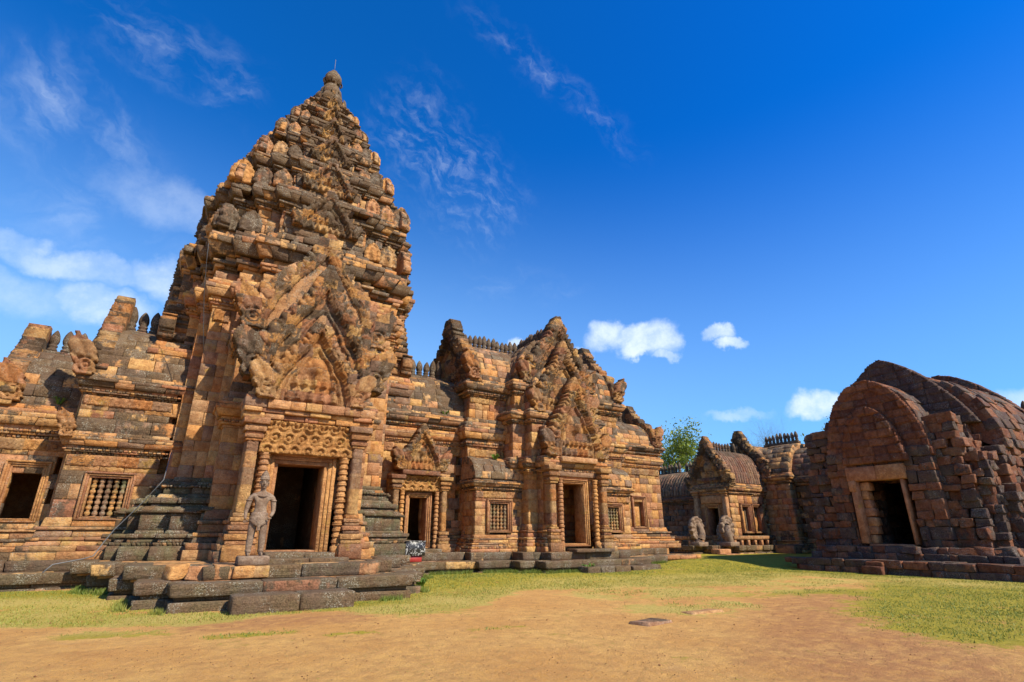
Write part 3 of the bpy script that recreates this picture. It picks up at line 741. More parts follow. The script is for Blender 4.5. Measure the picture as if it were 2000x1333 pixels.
# ---- spire tiers
US = [(1, .42), (.91, .62), (.80, .80), (.62, .91), (.42, 1)]
TIERS = [(12.9, 15.35, 4.2, 4.52), (15.35, 17.55, 3.52, 3.76), (17.55, 19.5, 2.78, 2.96), (19.5, 21.1, 2.14, 2.28), (21.1, 22.4, 1.58, 1.7), (22.4, 23.4, 1.1, 1.2)]
SHF = [0, 0, 0, 0, 0, 0]
spire = MB()
for ti, (z0, z1, wi, wo) in enumerate(TIERS):
    XT = XC+SHF[ti]
    P = redent(XT, YC, [(a*wi, b*wi) for a, b in US]); h = z1-z0; st = S.mod(blen=.5, dep=.4, jit=.034, c=.016, wth=.92, wj=.2, miss=.025)
    ring(spire, P, z0, z0+h*.10, .10, .08, st, 0); wall(spire, P, z0+h*.10, z0+h*.55, st.mod(wth=.6, blen=.42), .34)
    mould(spire, P, z0+h*.55, h*.45, wo-wi+.12, 'c', st, teeth=(1,)); core(spire, P, z0-.2, z1, -.1, attr=(.4, .7, 0))
    # projecting stepped centre on every side
    for r in range(4):
        q = wi*.30
        for (hw_, pj, za, zb) in ((q*1.3, .06, .0, .72), (q*.9, .14, .0, .55)):
            x0, x1 = XT-hw_, XT+hw_; pts = [(-hw_, -(wi+pj)), (hw_, -(wi+pj)), (hw_, -wi+.3), (-hw_, -wi+.3)]
            for _ in range(r): pts = [(-y, x) for x, y in pts]
            pts = [(XT+x, YC+y) for x, y in pts]
            wall(spire, pts, z0, z0+h*za+h*zb*.65, st, .3); mould(spire, pts, z0+h*zb*.65, h*zb*.42, .10, 'c', st, teeth=()); core(spire, pts, z0, z0+h*zb*1.02, -.08, attr=(.4, .7, 0))
SPIRE = spire.build('spire', M_STONE, TEMPLE)
for ti, (z0, z1, wi, wo) in enumerate(TIERS):
    XT = XC+SHF[ti]
    h = z1-z0; hh = (TIERS[ti+1][1]-TIERS[ti+1][0] if ti < 5 else .9)
    # reliefs on the front and flank centres of each tier
    for face in ('-y', '-x', '+x'):
        dx, dy = {'-y': (0, -1), '-x': (-1, 0), '+x': (1, 0)}[face]
        mbp = MB(); pj = wi+.26
        pediment(mbp, Fr((XT+dx*pj, YC+dy*pj, z0+h*.28), face), wi*.30, h*.78, res=.055, wth=.62, naga=(.30*wi/3 if ti < 3 else 0), thick=.35, nk=7, fig=.26)
        mbp.build('relief_gable', M_CARVE, SPIRE)
    # antefixes stand on each cornice
    zb = z0-.02 if ti == 0 else z0-.02
    w0 = (4.5 if ti == 0 else TIERS[ti-1][3])*.96
    w0 = wi+(w0-wi)*.62
    for r in range(4):
        if r == 2: continue
        for (a, b, s) in ((.86, .90, 1.0), (.66, .97, .85), (.48, 1.03, .8), (-.66, .97, .85), (-.48, 1.03, .8), (-.86, .90, 1.0)):
            if abs(a) < .5 and ti > 3: continue
            if r != 0 and a*(1 if r == 1 else -1) > 0 and abs(a) > .6 and ti > 4: continue
            x, y = a*w0, -b*w0
            for _ in range(r): x, y = -y, x
            k = int(rng.integers(5)); sc = h*.50*s*rng.uniform(.85, 1.1)
            if rng.random() < .10: continue
            put('antefix', ANT[k], SPIRE, (XT+x, YC+y, zb), r*math.pi/2+rng.normal(0, .08), (sc*.85, sc*.9, sc), rng.normal(-.03, .04))
# lotus crown and water-pot finial
mb = MB()
def petals(zb, r0, r1, h, n, lean):
    for k in range(n):
        a = 2*math.pi*k/n; c, s_ = math.cos(a), math.sin(a); hw = math.pi*r0/n*.95
        v = []
        for i, (t, wf) in enumerate([(0, .8), (.4, 1.0), (.75, .8), (1, .15)]):
            rr_ = r0+(r1-r0)*t+.1*math.sin(t*3.1); z = zb+h*t
            for sgn in (-1, 0, 1): v.append((XC+(rr_+(.06 if sgn == 0 else 0))*c-sgn*hw*wf*s_, YC+(rr_+(.06 if sgn == 0 else 0))*s_+sgn*hw*wf*c, z))
        mb.add(v, [[i*3+j, i*3+j+1, i*3+j+4, i*3+j+3] for i in range(3) for j in range(2)], aq=(rng.random(), .8, 0))
lathe(mb, (XC, YC, 23.15), [(0.95, 0), (0.969, 0.2), (0.798, 0.38), (0.741, 0.6), (0.8, 0.82), (0.824, 1.05), (0.688, 1.22), (0.454, 1.32), (0.445, 1.45), (0.506, 1.7), (0.494, 2.0), (0.397, 2.22), (0.301, 2.34), (0.313, 2.42), (0.409, 2.55), (0.458, 2.75), (0.452, 2.95), (0.373, 3.12), (0.253, 3.24), (0.217, 3.3), (0.181, 3.4), (0.048, 3.46)], 22, (.2, .85, .1))
petals(23.85, .82, .80, .55, 10, 0); petals(24.5, .52, .46, .6, 9, 0); petals(25.55, .38, .42, .40, 8, 0)
mb.build('crown', M_STONE, SPIRE)
mb = MB(); tube(mb, [(XC, YC, 26.5), (XC-.03, YC, 27.5)], .015, 5); mb.build('lightning_rod', M_METAL, SPIRE)
# top pediments of the tower body, south side, and its flank fronts
mb = MB(); pediment(mb, Fr((XC+.1, YC-5.0, 8.6), '-y'), 2.45, 4.3, wth=.5, naga=1.15, thick=.7, nk=11, fig=.45, deep=1.0); mb.build('pediment', M_CARVE, TEMPLE)
for sx, fc in ((-1, '-x'), (1, '+x')):
    mb = MB(); pediment(mb, Fr((XC+sx*4.9, YC, 8.2), fc), 1.8, 5.4, wth=.6, naga=.9, thick=1.0, nk=9, res=.06); mb.build('pediment', M_CARVE, TEMPLE)
    mb = MB(); x0, x1 = sorted((XC+sx*4.2, XC+sx*4.85)); Pw = rect(x0, x1, YC-1.85, YC+1.85)
    wall(mb, Pw, 6.3, 7.2, S.mod(wth=.25)); mould(mb, Pw, 7.1, 1.4, .42, 'c', S.mod(wth=.45)); core(mb, Pw, 4, 8.5, -.12); Pv = rect(*sorted((XC+sx*3.6, XC+sx*4.75)), YC-1.6, YC+1.6); wall(mb, Pv, 8.4, 11.6, SD, .4); mould(mb, Pv, 11.6, 1.2, .3, 'c', SD); core(mb, Pv, 8.4, 12.75, -.12); vault(mb, 'x', x0, x1, YC, 1.85, 8.4, 11.2, SD)
    mb.build('side_bracket', M_STONE, TEMPLE)
# ---- south porch of the tower
S1 = S.mod(wth=.22, c=.008, jit=.012)
PO = [(1.75, 18.3), (5.25, 18.3), (5.25, 20.1), (5.95, 20.1), (5.95, 21.0), (1.05, 21.0), (1.05, 20.1), (1.75, 20.1)]
op = [(3.4-.78, 3.4+.78, 18.0, 18.8, 1.0, 4.0)]
mb = MB(); sk = (4,)
mould(mb, PO, .86, 1.5, .5, 'b', S.mod(wth=.4, grn=.2, dep=.5), skip=sk, openings=[(2.2, 4.65, 17.5, 18.8, .9, 4)], teeth=(1, 3))
wall(mb, PO, 2.36, 5.0, S1.mod(dep=.5), .44, openings=[(2.5, 4.4, 17.5, 18.8, .9, 3.95)], skip=sk)
mould(mb, PO, 5.0, 1.0, .36, 'c', S.mod(wth=.4), skip=sk)
wall(mb, PO, 6.0, 6.6, SD, .3, skip=sk); core(mb, PO, 5.3, 6.5, -.2)
P2 = rect(1.05, 5.95, 20.1, 21.0); wall(mb, P2, 6.6, 7.6, S.mod(wth=.3)); mould(mb, P2, 7.6, 1.0, .35, 'c', S.mod(wth=.5)); core(mb, P2, 6.4, 8.6, -.12)
vault(mb, 'y', 18.5, 20.4, XC, 1.8, 6.6, 9.5, SD); vault(mb, 'y', 19.9, 21.2, XC, 2.3, 8.5, 11.8, SD)
PORCH = mb.build('porch', M_STONE, TEMPLE)
fp = Fr((3.42, 18.3, 0), '-y'); fd = Fr((3.36, 18.25, 1.15), '-y')
doorway(PORCH, fd, 1.42, 2.55, depth=.8, fw=.36, wth=.1)
for sd in (-1, 1):
    colonnette(Fr((3.42, 18.3, 0), '-y'), PORCH, sd*1.22, 1.0, 3.98, .28, .14)
    mb = MB(); pilaster(mb, Fr((3.42, 18.3, 0), '-y'), sd*1.62, .40, 2.2, 4.3, .44, wth=.12)
    for (a, b, o) in ((.88, 1.32, .16), (1.32, 1.45, .12), (1.45, 1.62, .16), (1.62, 1.72, .06), (1.72, 1.86, .10), (1.86, 1.96, .04), (1.96, 2.08, .07), (2.08, 2.2, .02)):
        fp.box(mb, sd*1.62-.2-o, sd*1.62+.2+o, a+.003, b, -.1, .44+o, .014, wth=.35)
    capital(mb, fp, sd*1.62, 4.3, .42, .72, .3, .9)
    mb.build('pilaster', M_CARVE, PORCH)
mb = MB(); lintel_relief(mb, fp, 1.42, 3.98, 4.98, .34, .12); mb.build('lintel', M_CARVE, PORCH)
mb = MB()
for (a, b, o) in ((5.02, 5.2, .42), (5.2, 5.34, .5), (5.34, 5.62, .58)):
    x = -2.05-.0
    while x < 2.04:
        w = min(rng.uniform(.35, .8), 2.05-x); fp.box(mb, x+.004, x+w-.004, a, b-.004, -.2, o+rng.normal(0, .03), .02, j=.006, wth=.42); x += w
mb.build('entablature', M_STONE, PORCH)
mb = MB(); pediment(mb, Fr((3.35, 17.85, 5.62), '-y'), 1.55, 2.9, wth=.35, naga=.85, thick=.6, nk=8, fig=.38, deep=1.05); mb.build('pediment', M_CARVE, PORCH)
mb = MB(); pediment(mb, Fr((3.45, 18.25, 6.35), '-y'), 2.1, 4.25, wth=.62, naga=1.15, thick=.6, nk=10, fig=.42, deep=1.05); mb.build('pediment', M_CARVE, PORCH)

# ---- lower vaulted wings west of the tower
OPA = [(-2.42, -1.32, 21, 23, 2.1, 3.4)]
mb = MB(); PA = rect(-3.2, -.3, 22.5, 27.5)
mould(mb, PA, .86, 1.25, .55, 'b', S.mod(wth=.5, grn=.2), skip=(1, 2), teeth=(1, 4)); wall(mb, PA, 2.1, 4.1, S.mod(wth=.58, wj=.28, blen=.85, jit=.01), .5, skip=(1, 2), openings=OPA)
mould(mb, PA, 4.1, .75, .28, 'c', S.mod(wth=.62), skip=(1, 2), teeth=(0, 2)); wall(mb, PA, 4.85, 6.1, S.mod(wth=.7, blen=.85), .45, skip=(1, 2)); mould(mb, PA, 6.1, .75, .32, 'c', SD, skip=(1, 2), teeth=(0, 2))
core(mb, PA, 4.3, 6.7, -.2)
vault(mb, 'x', -3.1, -.2, YC, 2.5, 6.8, 9.15, S.mod(blen=.7, wth=.78), 8)
WA = mb.build('west_porch', M_STONE, TEMPLE)
crest(WA, (-2.85, YC, 9.32), (-.9, YC, 9.32), .40, 1.1).build('ridge_course', M_ROOF, WA)
fw_ = Fr((-1.87, 22.5, 2.16), '-y'); window(WA, fw_, 1.0, 1.2, 5, .2)
mb = MB(); pediment(mb, Fr((-3.25, YC, 6.7), '-x'), 2.35, 3.7, wth=.5, naga=0, thick=.5, res=.06); naga_fan(mb, Fr((-3.3, 22.3, 6.7), '-y'), -.1, 0, .95, -1, .045, .3); naga_fan(mb, Fr((-3.2, 22.3, 4.6), '-y'), -.15, 0, .6, -1, .045, .4); mb.build('gable', M_CARVE, WA)
mb = MB(); PB = rect(-12, -3.2, 23.3, 26.7); OPB = [(-4.55, -3.75, 22, 24, 2.0, 3.75)]
mould(mb, PB, .86, 1.15, .5, 'b', S.mod(wth=.5, grn=.15), skip=(1, 2, 3), teeth=(1, 4)); wall(mb, PB, 2.0, 4.6, S.mod(wth=.6, wj=.28, blen=.85, jit=.01), .52, skip=(1, 2), openings=OPB)
mould(mb, PB, 4.6, 1.1, .36, 'c', S.mod(wth=.6), skip=(1, 2), teeth=(0, 2)); core(mb, PB, 4.8, 5.6, -.2); vault(mb, 'x', -5.7, -3.2, YC, 1.75, 5.65, 7.9, S.mod(blen=.7, wth=.78), 8)
WB = mb.build('west_vestibule', M_STONE, TEMPLE)
crest(WB, (-5.1, YC, 8.05), (-3.35, YC, 8.05), .5, 1.0).build('ridge_course', M_ROOF, WB)
doorway(WB, Fr((-4.17, 23.3, 2.08), '-y'), .78, 1.6, 'window_frame', .4, .2, wth=.3)
mb = MB(); pediment(mb, Fr((-5.55, YC, 5.6), '-x'), 1.9, 3.15, wth=.5, naga=0, thick=.5, res=.06); naga_fan(mb, Fr((-5.1, 23.2, 5.75), '-y'), -.1, 0, .9, -1, .045, .3); mb.build('gable', M_CARVE, WB)
# ---- link building between tower and hall, with its own doorway
SK = (1, 2, 3)
mb = MB(); PC = rect(6.6, 11.5, 23.0, 27.0); OC = [(8.75, 9.55, 22, 24, 1.0, 3.2)]
mould(mb, PC, .86, 1.0, .45, 'b', S.mod(wth=.45, grn=.2), skip=SK, openings=OC, teeth=(1, 4)); wall(mb, PC, 1.86, 5.5, S.mod(wth=.25, wj=.2), .42, skip=SK, openings=OC)
mould(mb, PC, 5.5, .7, .22, 'c', S.mod(wth=.5), skip=SK, teeth=(0, 2)); mould(mb, PC, 6.2, .8, .42, 'c', SD.mod(jit=.03), skip=SK, teeth=(0, 2)); core(mb, PC, 5.6, 6.9, -.2)
vault(mb, 'x', 6.0, 11.5, YC, 2.1, 6.95, 9.15, S.mod(blen=.7, wth=.8), 9)
LINK = mb.build('link_building', M_STONE, TEMPLE)
crest(LINK, (7.8, YC, 9.32), (11.1, YC, 9.32), .40, 1.0).build('ridge_course', M_ROOF, LINK)
PD = rect(7.85, 10.45, 22.5, 23.2); OD = [(8.35, 9.95, 22, 23, .8, 3.35)]
mb = MB(); wall(mb, PD, .86, 3.3, S1, .42, skip=(2,), openings=[(8.2, 10.1, 22, 23, .8, 3.4)]); wall(mb, PD, 3.3, 4.1, S1, .4); core(mb, PD, 3.4, 4.05, -.1)
D1 = mb.build('side_porch', M_STONE, LINK)
f1 = Fr((9.15, 22.5, 0), '-y')
doorway(LINK, Fr((9.15, 22.5, 1.15), '-y'), .80, 1.95, depth=.6, fw=.2, wth=.12)
for sd in (-1, 1):
    colonnette(f1, LINK, sd*.80, .95, 3.35, .18, .095)
    mb = MB(); pilaster(mb, f1, sd*1.12, .30, 1.7, 3.4, .34, wth=.3)
    for (a, b, o) in ((.88, 1.2, .12), (1.2, 1.32, .08), (1.32, 1.45, .11), (1.45, 1.56, .04), (1.56, 1.7, .08)): f1.box(mb, sd*1.12-.15-o, sd*1.12+.15+o, a+.003, b, -.1, .34+o, .012, wth=.45)
    capital(mb, f1, sd*1.12, 3.4, .32, .6, .4, .7); mb.build('pilaster', M_CARVE, LINK)
mb = MB(); lintel_relief(mb, f1, 1.0, 3.36, 4.0, .2, .1); mb.build('lintel', M_CARVE, LINK)
mb = MB(); f1.box(mb, -.95, .8, 4.02, 4.22, -.1, .5, .02, wth=.6); pediment(mb, Fr((9.15, 22.3, 4.22), '-y'), 1.05, 1.95, res=.04, wth=.45, naga=.62, thick=.4, nk=7, fig=.25, deep=.9)
mb.build('pediment', M_CARVE, LINK)

# ---- the hall
XH = 15.95
mb = MB(); PH = rect(11.4, 21.1, 22.3, 27.7)
mould(mb, PH, .86, .9, .4, 'b', S.mod(wth=.45), skip=SK, teeth=(1, 4)); wall(mb, PH, 1.76, 5.4, S.mod(wth=.32, wj=.2), .42, skip=(2,), openings=[(15.0, 16.8, 22, 22.6, .8, 4)])
mould(mb, PH, 5.4, 1.25, .36, 'c', S.mod(wth=.55), skip=(2,), teeth=(0, 2, 4)); ring(mb, PH, 6.65, 6.85, .12, .08, SD, skip=(2,)); wall(mb, PH, 6.85, 7.95, S.mod(wth=.22, blen=.36), .55, off=-.08, skip=(2,))
mould(mb, PH, 7.95, .85, .36, 'c', SD, skip=(2,), teeth=(0, 2, 4)); core(mb, PH, 5.5, 8.7, -.25)
vault(mb, 'x', 11.5, 21.1, YC, 2.75, 8.8, 11.25, S.mod(blen=.75, wth=.62, jit=.02), 10)
HALL = mb.build('hall', M_STONE, TEMPLE)
crest(HALL, (11.7, YC, 11.42), (20.9, YC, 11.42), .30, .92).build('ridge_course', M_ROOF, HALL)
for (x, fc, o) in ((11.45, '-x', 1), (21.15, '+x', 1)):
    mb = MB(); pediment(mb, Fr((x, YC, 8.5), fc), 2.75, 4.05, wth=.6, naga=0, thick=.5, res=.055, nk=11, fig=.4)
    naga_fan(mb, Fr((x-.1, 22.1, 8.75), '-y'), .1 if fc == '-x' else 0, 0, .95, -1 if fc == '-x' else 1, .045, .5); mb.build('gable', M_CARVE, HALL)
def half_vault(mb, x0, x1, y0, y1, z0, z1, st, n=5):
    pts = [(y1-(y1-y0)*math.cos(i/n*math.pi/2)**.9 if i < n else y1, z0+(z1-z0)*math.sin(i/n*math.pi/2)) for i in range(n+1)]
    for i in range(n):
        (a, b), (c, d) = pts[i], pts[i+1]; nn = np.array([0, d-b, -(c-a)]); nn /= np.linalg.norm(nn)
        strip(mb, (x0, a, b), (x1, a, b), (x0, c, d), (x1, c, d), nn, st)
    for x in (x0, x1): mb.add([(x, a, b) for a, b in pts]+[(x, y1, z0)], t=[[i, i+1, n+1] for i in range(n)], aq=(.4, .5, 0))
for (x0, x1, wx) in ((11.35, 14.0, 12.55), (17.9, 20.5, 19.3)):
    mb = MB(); Pb = rect(x0, x1, 21.3, 22.5); ob = [(wx-.6, wx+.6, 21, 22, 1.65, 3.05)]
    mould(mb, Pb, .86, .72, .34, 'b', S.mod(wth=.4, grn=.1), teeth=(1, 4)); wall(mb, Pb, 1.58, 3.4, S.mod(wth=.3, wj=.2), .40, openings=[(wx-.5, wx+.5, 21, 22, 1.75, 2.95)])
    mould(mb, Pb, 3.4, .55, .26, 'c', SD, teeth=(0, 2)); core(mb, Pb, 3.3, 3.85, -.2); half_vault(mb, x0-.15, x1+.15, 21.1, 22.35, 3.95, 5.0, SD.mod(lump=.03, wth=.7, blen=.5))
    BAY = mb.build('aisle_bay', M_STONE, HALL, smooth=False)
    window(HALL, Fr((wx, 21.3, 1.78), '-y'), .92, 1.10, 5, .2)
    mb = MB(); relief(mb, Fr((wx, 21.3, 3.4), '-y'), -1.2, 1.2, -.28, 0, .04, lambda u, v: .06+.05*scrolls(u, v, .3), None, .1, .6, .6, .01, .3); mb.build('frieze', M_CARVE, HALL)
# hall south porch, three gables one behind the other
PP = [(14.25, 20.0), (17.65, 20.0), (17.65, 20.7), (18.15, 20.7), (18.15, 21.4), (18.6, 21.4), (18.6, 22.4), (13.3, 22.4), (13.3, 21.4), (13.75, 21.4), (13.75, 20.7), (14.25, 20.7)]
mb = MB()
mould(mb, PP, .86, 1.15, .36, 'b', S.mod(wth=.4, grn=.1), skip=(6,), teeth=(1, 4), openings=[(14.95, 16.95, 19.5, 20.5, .8, 4)]); wall(mb, PP, 2.01, 3.95, S1.mod(dep=.45), .46, skip=(6,), openings=[(15.1, 16.8, 19.5, 20.5, .8, 3.8)])
ring(mb, PP, 3.95, 4.25, 0, 0, S1.mod(dep=.45), 1, skip=(6,))
mould(mb, PP, 4.2, .8, .34, 'c', SD.mod(wth=.5), skip=(6,), teeth=(0, 2)); core(mb, PP, 4.3, 4.95, -.2)
Q2 = [(14.0, 20.75), (17.9, 20.75), (17.9, 21.3), (18.6, 21.3), (18.6, 22.4), (13.3, 22.4), (13.3, 21.3), (14.0, 21.3)]
wall(mb, Q2, 4.95, 6.6, S.mod(wth=.3), .42, skip=(4,)); mould(mb, Q2, 6.6, .7, .3, 'c', SD, skip=(4,), teeth=(0, 2)); core(mb, Q2, 4.9, 7.2, -.2)
Q3 = rect(13.6, 18.4, 21.6, 25); wall(mb, Q3, 7.3, 8.2, S.mod(wth=.35), .4, skip=(2,)); mould(mb, Q3, 8.1, .8, .32, 'c', SD, skip=(2,), teeth=(0, 2)); core(mb, Q3, 7.2, 8.8, -.2)
vault(mb, 'y', 20.0, 21.5, XH, 1.65, 5.0, 7.4, SD, 8); vault(mb, 'y', 20.9, 22, XH, 2.0, 7.3, 9.8, SD, 8); vault(mb, 'y', 21.8, 25, 16.05, 2.3, 8.9, 11.5, SD.mod(blen=.7), 9)
HP = mb.build('hall_porch', M_STONE, HALL if False else TEMPLE)
crest(HP, (16.05, 22.3, 11.66), (16.05, 24.9, 11.66), .30, .92).build('ridge_course', M_ROOF, HP)
for (x, y, z, hw, h, ng, wt) in ((15.95, 19.82, 4.98, 1.62, 3.75, .85, .42), (16.0, 20.68, 7.15, 1.75, 3.75, .8, .5), (16.3, 21.5, 8.75, 2.15, 3.85, .85, .58)):
    mb = MB(); pediment(mb, Fr((x, y, z), '-y'), hw, h, res=.042, wth=wt, naga=ng, thick=.5, nk=10, fig=.34, deep=1.15); mb.build('pediment', M_CARVE, HP)
fh = Fr((XH-.05, 20.0, 0), '-y')
doorway(HP, Fr((15.78, 20.0, 1.2), '-y'), 1.22, 2.6, depth=.75, fw=.2, wth=.08)
mb = MB(); fh.box(mb, -1.0, .9, 4.02, 4.25, -.3, .02, .02, wth=.3); fh.box(mb, -1.3, 1.3, 4.1, 4.35, -.3, .14, .02, wth=.5); fh.box(mb, -1.05, 1.05, 4.72, 4.97, -.1, .5, .02, wth=.4); mb.build('lintel', M_STONE, HP)
for sd in (-1, 1):
    colonnette(fh, HP, sd*1.02, 1.0, 4.0, .22, .115)
    mb = MB(); pilaster(mb, fh, sd*1.5, .36, 1.9, 3.75, .36, wth=.2)
    for (a, b, o) in ((.88, 1.25, .14), (1.25, 1.4, .10), (1.4, 1.55, .14), (1.55, 1.68, .05), (1.68, 1.8, .09), (1.8, 1.9, .03)): fh.box(mb, sd*1.5-.18-o, sd*1.5+.18+o, a+.003, b, -.1, .36+o, .013, wth=.42)
    capital(mb, fh, sd*1.5, 3.75, .38, .8, .4, .8); mb.build('pilaster', M_CARVE, HP)
# east porch of the hall
mb = MB(); PE = rect(21.1, 24.7, 22.9, 27.1); OE = [(22.4, 23.15, 22, 23.5, 1.9, 3.45)]
mould(mb, PE, .86, 1.1, .6, 'b', S.mod(wth=.45), skip=(2, 3), teeth=(1, 4)); wall(mb, PE, 1.96, 5.2, S.mod(wth=.12), .44, skip=(2, 3), openings=OE)
mould(mb, PE, 5.2, .75, .24, 'c', S.mod(wth=.4), skip=(2, 3), teeth=(0, 2)); mould(mb, PE, 5.95, .7, .36, 'c', SD, skip=(2, 3), teeth=(0,)); core(mb, PE, 5.3, 6.55, -.2)
vault(mb, 'x', 21.1, 24.6, YC, 2.2, 6.65, 8.2, S.mod(blen=.7, wth=.7), 8)
EP = mb.build('east_porch', M_STONE, TEMPLE)
crest(EP, (21.3, YC, 8.35), (24.3, YC, 8.35), .36, .95).build('ridge_course', M_ROOF, EP)
window(EP, Fr((22.77, 22.9, 2.0), '-y'), .72, 1.45, 0, .2, shut=True)
mb = MB(); pediment(mb, Fr((24.6, YC, 6.5), '+x'), 2.3, 2.75, wth=.6, naga=0, thick=.45, res=.06); naga_fan(mb, Fr((24.6, 22.75, 6.6), '-y'), 0, 0, .8, 1, .045, .4); mb.build('gable', M_CARVE, EP)
def frieze(par, x0, x1, y, z, h, sc=.30, d=.04):
    mb = MB(); relief(mb, Fr(((x0+x1)/2, y, z), '-y'), -(x1-x0)/2, (x1-x0)/2, 0, h, .04, lambda u, v: d+.045*scrolls(u, v-h/2, sc)-.02*(np.abs(v-h/2) > h*.42), None, .1, .62, 9, .008, .38); mb.build('frieze', M_CARVE, par)
frieze(WA, -3.15, -.6, 22.49, 3.72, .36); frieze(WA, -3.15, -.6, 22.49, 5.74, .34); frieze(WB, -5.8, -3.3, 23.29, 4.2, .36); frieze(LINK, 7.0, 8.0, 22.99, 5.08, .38); frieze(LINK, 10.3, 11.3, 22.99, 5.08, .38)
frieze(EP, 21.3, 24.6, 22.89, 4.82, .36); frieze(HALL, 11.5, 13.2, 22.29, 5.02, .36); frieze(HALL, 18.7, 21.0, 22.29, 5.02, .36); frieze(HALL, 11.5, 13.5, 22.37, 7.62, .32); frieze(HALL, 18.5, 21.0, 22.37, 7.62, .32)
for x0_, x1_ in ((.08, .62), (6.22, 6.76)): frieze(TEMPLE, x0_, x1_, YC-3.53, 9.15, .5, .26)
# ---- plain rear and inner walls close the long building
for q in ((-12, -3.2, 26.7, 27.1, 5.6), (-3.2, .2, 27.5, 27.9, 6.8), (6.6, 11.5, 27.0, 27.4, 6.9), (11.5, 21.0, 27.6, 28, 8.8), (21.0, 24.7, 27.1, 27.5, 6.6), (-12.2, -11.9, 23.4, 26.7, 5.6), (-3.3, -3.0, 22.8, 27.4, 6.6)):
    mb = MB(); mb.box(*q[:4], .3, q[4], .02, (.4, .5, 0)); mb.build('rear_wall', M_STONE, TEMPLE)
for q in ((2.0, 4.8, 23.0, 23.3), (2.2, 2.45, 18.85, 23.0), (4.35, 4.6, 18.85, 23.0)):
    mb = MB(); mb.box(*q, .3, 4.9, .02, (.4, .9, 0)); mb.build('passage_wall', M_STONE, TEMPLE)

# ================================================================ LATERITE LIBRARY
LIB = thing('laterite_library', (28, 12, 0), 'dark red laterite building of rough blocks with a rounded arch gable and pink stone doorway', 'building')
SLt = Style(blen=.62, dep=.5, jit=.045, lump=.04, wth=.68, wj=.3, grn=.12, c=.03)
SLr = SLt.mod(jit=.09, lump=.07)
YL = 12.1
def lbuild(name, f, smooth=True):
    m_ = MB(); f(m_); return m_.build(name, M_LAT, LIB, smooth=smooth)
def f_pl(m_):
    A = rect(26.0, 46, 6.9, 16.3); B = rect(26.9, 46, 7.9, 15.7)
    ring(m_, A, -.15, .25, .02, 0, SLt.mod(blen=.9), 0, skip=(2,)); ring(m_, A, .25, .55, 0, 0, SLt.mod(blen=.9), 1, skip=(2,)); core(m_, A, -.1, .5, -.2)
    ring(m_, B, .53, .82, 0, -.02, SLt, 0); ring(m_, B, .80, 1.08, -.15, -.2, SLr, 1); core(m_, B, .4, 1.03, -.3)
    for x in np.arange(26.2, 46, .7):
        for y in np.arange(7.1, 16.2, .8):
            if x < 26.9 or y < 7.8: m_.box(x, x+.68, y, y+.78, .3, .56+rng.normal(0, .015), lump=.03, attr=(rng.random(), .6, .2))
lbuild('plinth', f_pl)
OL = [(27, 30.5, 12.3-.95, 12.3+.95, 1.0, 4.05)]
def f_w(m_):
    C0 = [(27.6, 10.0), (33, 10.0), (33, 14.5), (27.6, 14.5)]
    wall(m_, C0, 1.05, 5.3, SLt, .40, openings=[(27, 28.9, 12.3-1.2, 12.3+1.34, 1.0, 4.62)], skip=(1,)); 
    C1 = [(28.1, 9.0), (34, 9.0), (34, 15.75), (28.1, 15.75)]
    for (z0, z1, o) in ((1.05, 2.2, .18), (2.2, 4.4, .05), (4.4, 6.6, -.05)): wall(m_, C1, z0, z1, SLr, .38, off=o, skip=(1,), openings=OL+[(28, 29.2, 11, 13.7, 1, 4.5)])
    core(m_, rect(28.1, 34, 9.0, 15.75), 4.8, 6.45, -.3)
    C2 = rect(29.6, 46, 8.1, 16.1)
    for (z0, z1, o) in ((1.05, 2.0, .25), (2.0, 3.6, .08), (3.6, 5.2, -.05)): wall(m_, C2, z0, z1, SLr, .38, off=o, skip=(1,), openings=OL)
    core(m_, C2, 4.4, 5.15, -.3)
    for (x, y, w, d, zt) in ((28.9, 7.9, .9, 1.1, 3.2), (29.8, 7.5, 1.0, 1.0, 2.4), (31.4, 7.3, .8, .8, 3.9), (28.4, 8.4, .8, .8, 4.9), (33.2, 7.5, 1., .8, 3.0), (35.5, 7.4, 1, .9, 3.6)):
        wall(m_, rect(x, x+w, y, y+d), 1.0, zt, SLr.mod(blen=.5, dep=.45), .36); core(m_, rect(x, x+w, y, y+d), 1.0, zt-.05, -.1)
lbuild('wall', f_w)
def arch_slab(m_, x, hw, z0, z1, yc, thick, wt, pw=1.9, pz=1.55, rim=.0, bj=.05, notch=None, joint=.07):
    h = z1-z0
    def rr(u, v): return (np.abs(u)/hw)**pw+np.clip(v/h, 0, 2)**pz
    def m(u, v):
        k = rr(u, v) < 1
        if notch: k &= ~((np.abs(u-notch[0]) < notch[1]) & (v < notch[2]))
        return k
    def d(u, v):
        r = rr(u, v); return rim*(r > .80)+.02*vnoise(np.stack([u.ravel()*2, v.ravel()*2, u.ravel()*0+x], -1)).reshape(u.shape)
    relief(m_, Fr((x, yc, z0), '-x'), -hw, hw, 0, h, .05, d, m, thick, .62, .37, bj, wt, joint=joint)
lbuild('front_arch', lambda m_: (arch_slab(m_, 27.38, 1.35, 4.70, 7.30, 12.2, .6, .3, 2.2, rim=.07), arch_slab(m_, 27.75, 2.25, 4.85, 8.65, 12.2, 1.8, .35, 2.2, rim=.07)), False)
lbuild('main_gable', lambda m_: arch_slab(m_, 29.7, 3.3, 6.3, 10.05, 12.0, .9, 1.0, 1.35, 1.25, .0), False)
lbuild('rear_gable', lambda m_: arch_slab(m_, 36.6, 4.3, 5.0, 10.25, 12.0, .8, .75, 1.6, 1.4, .08), False)
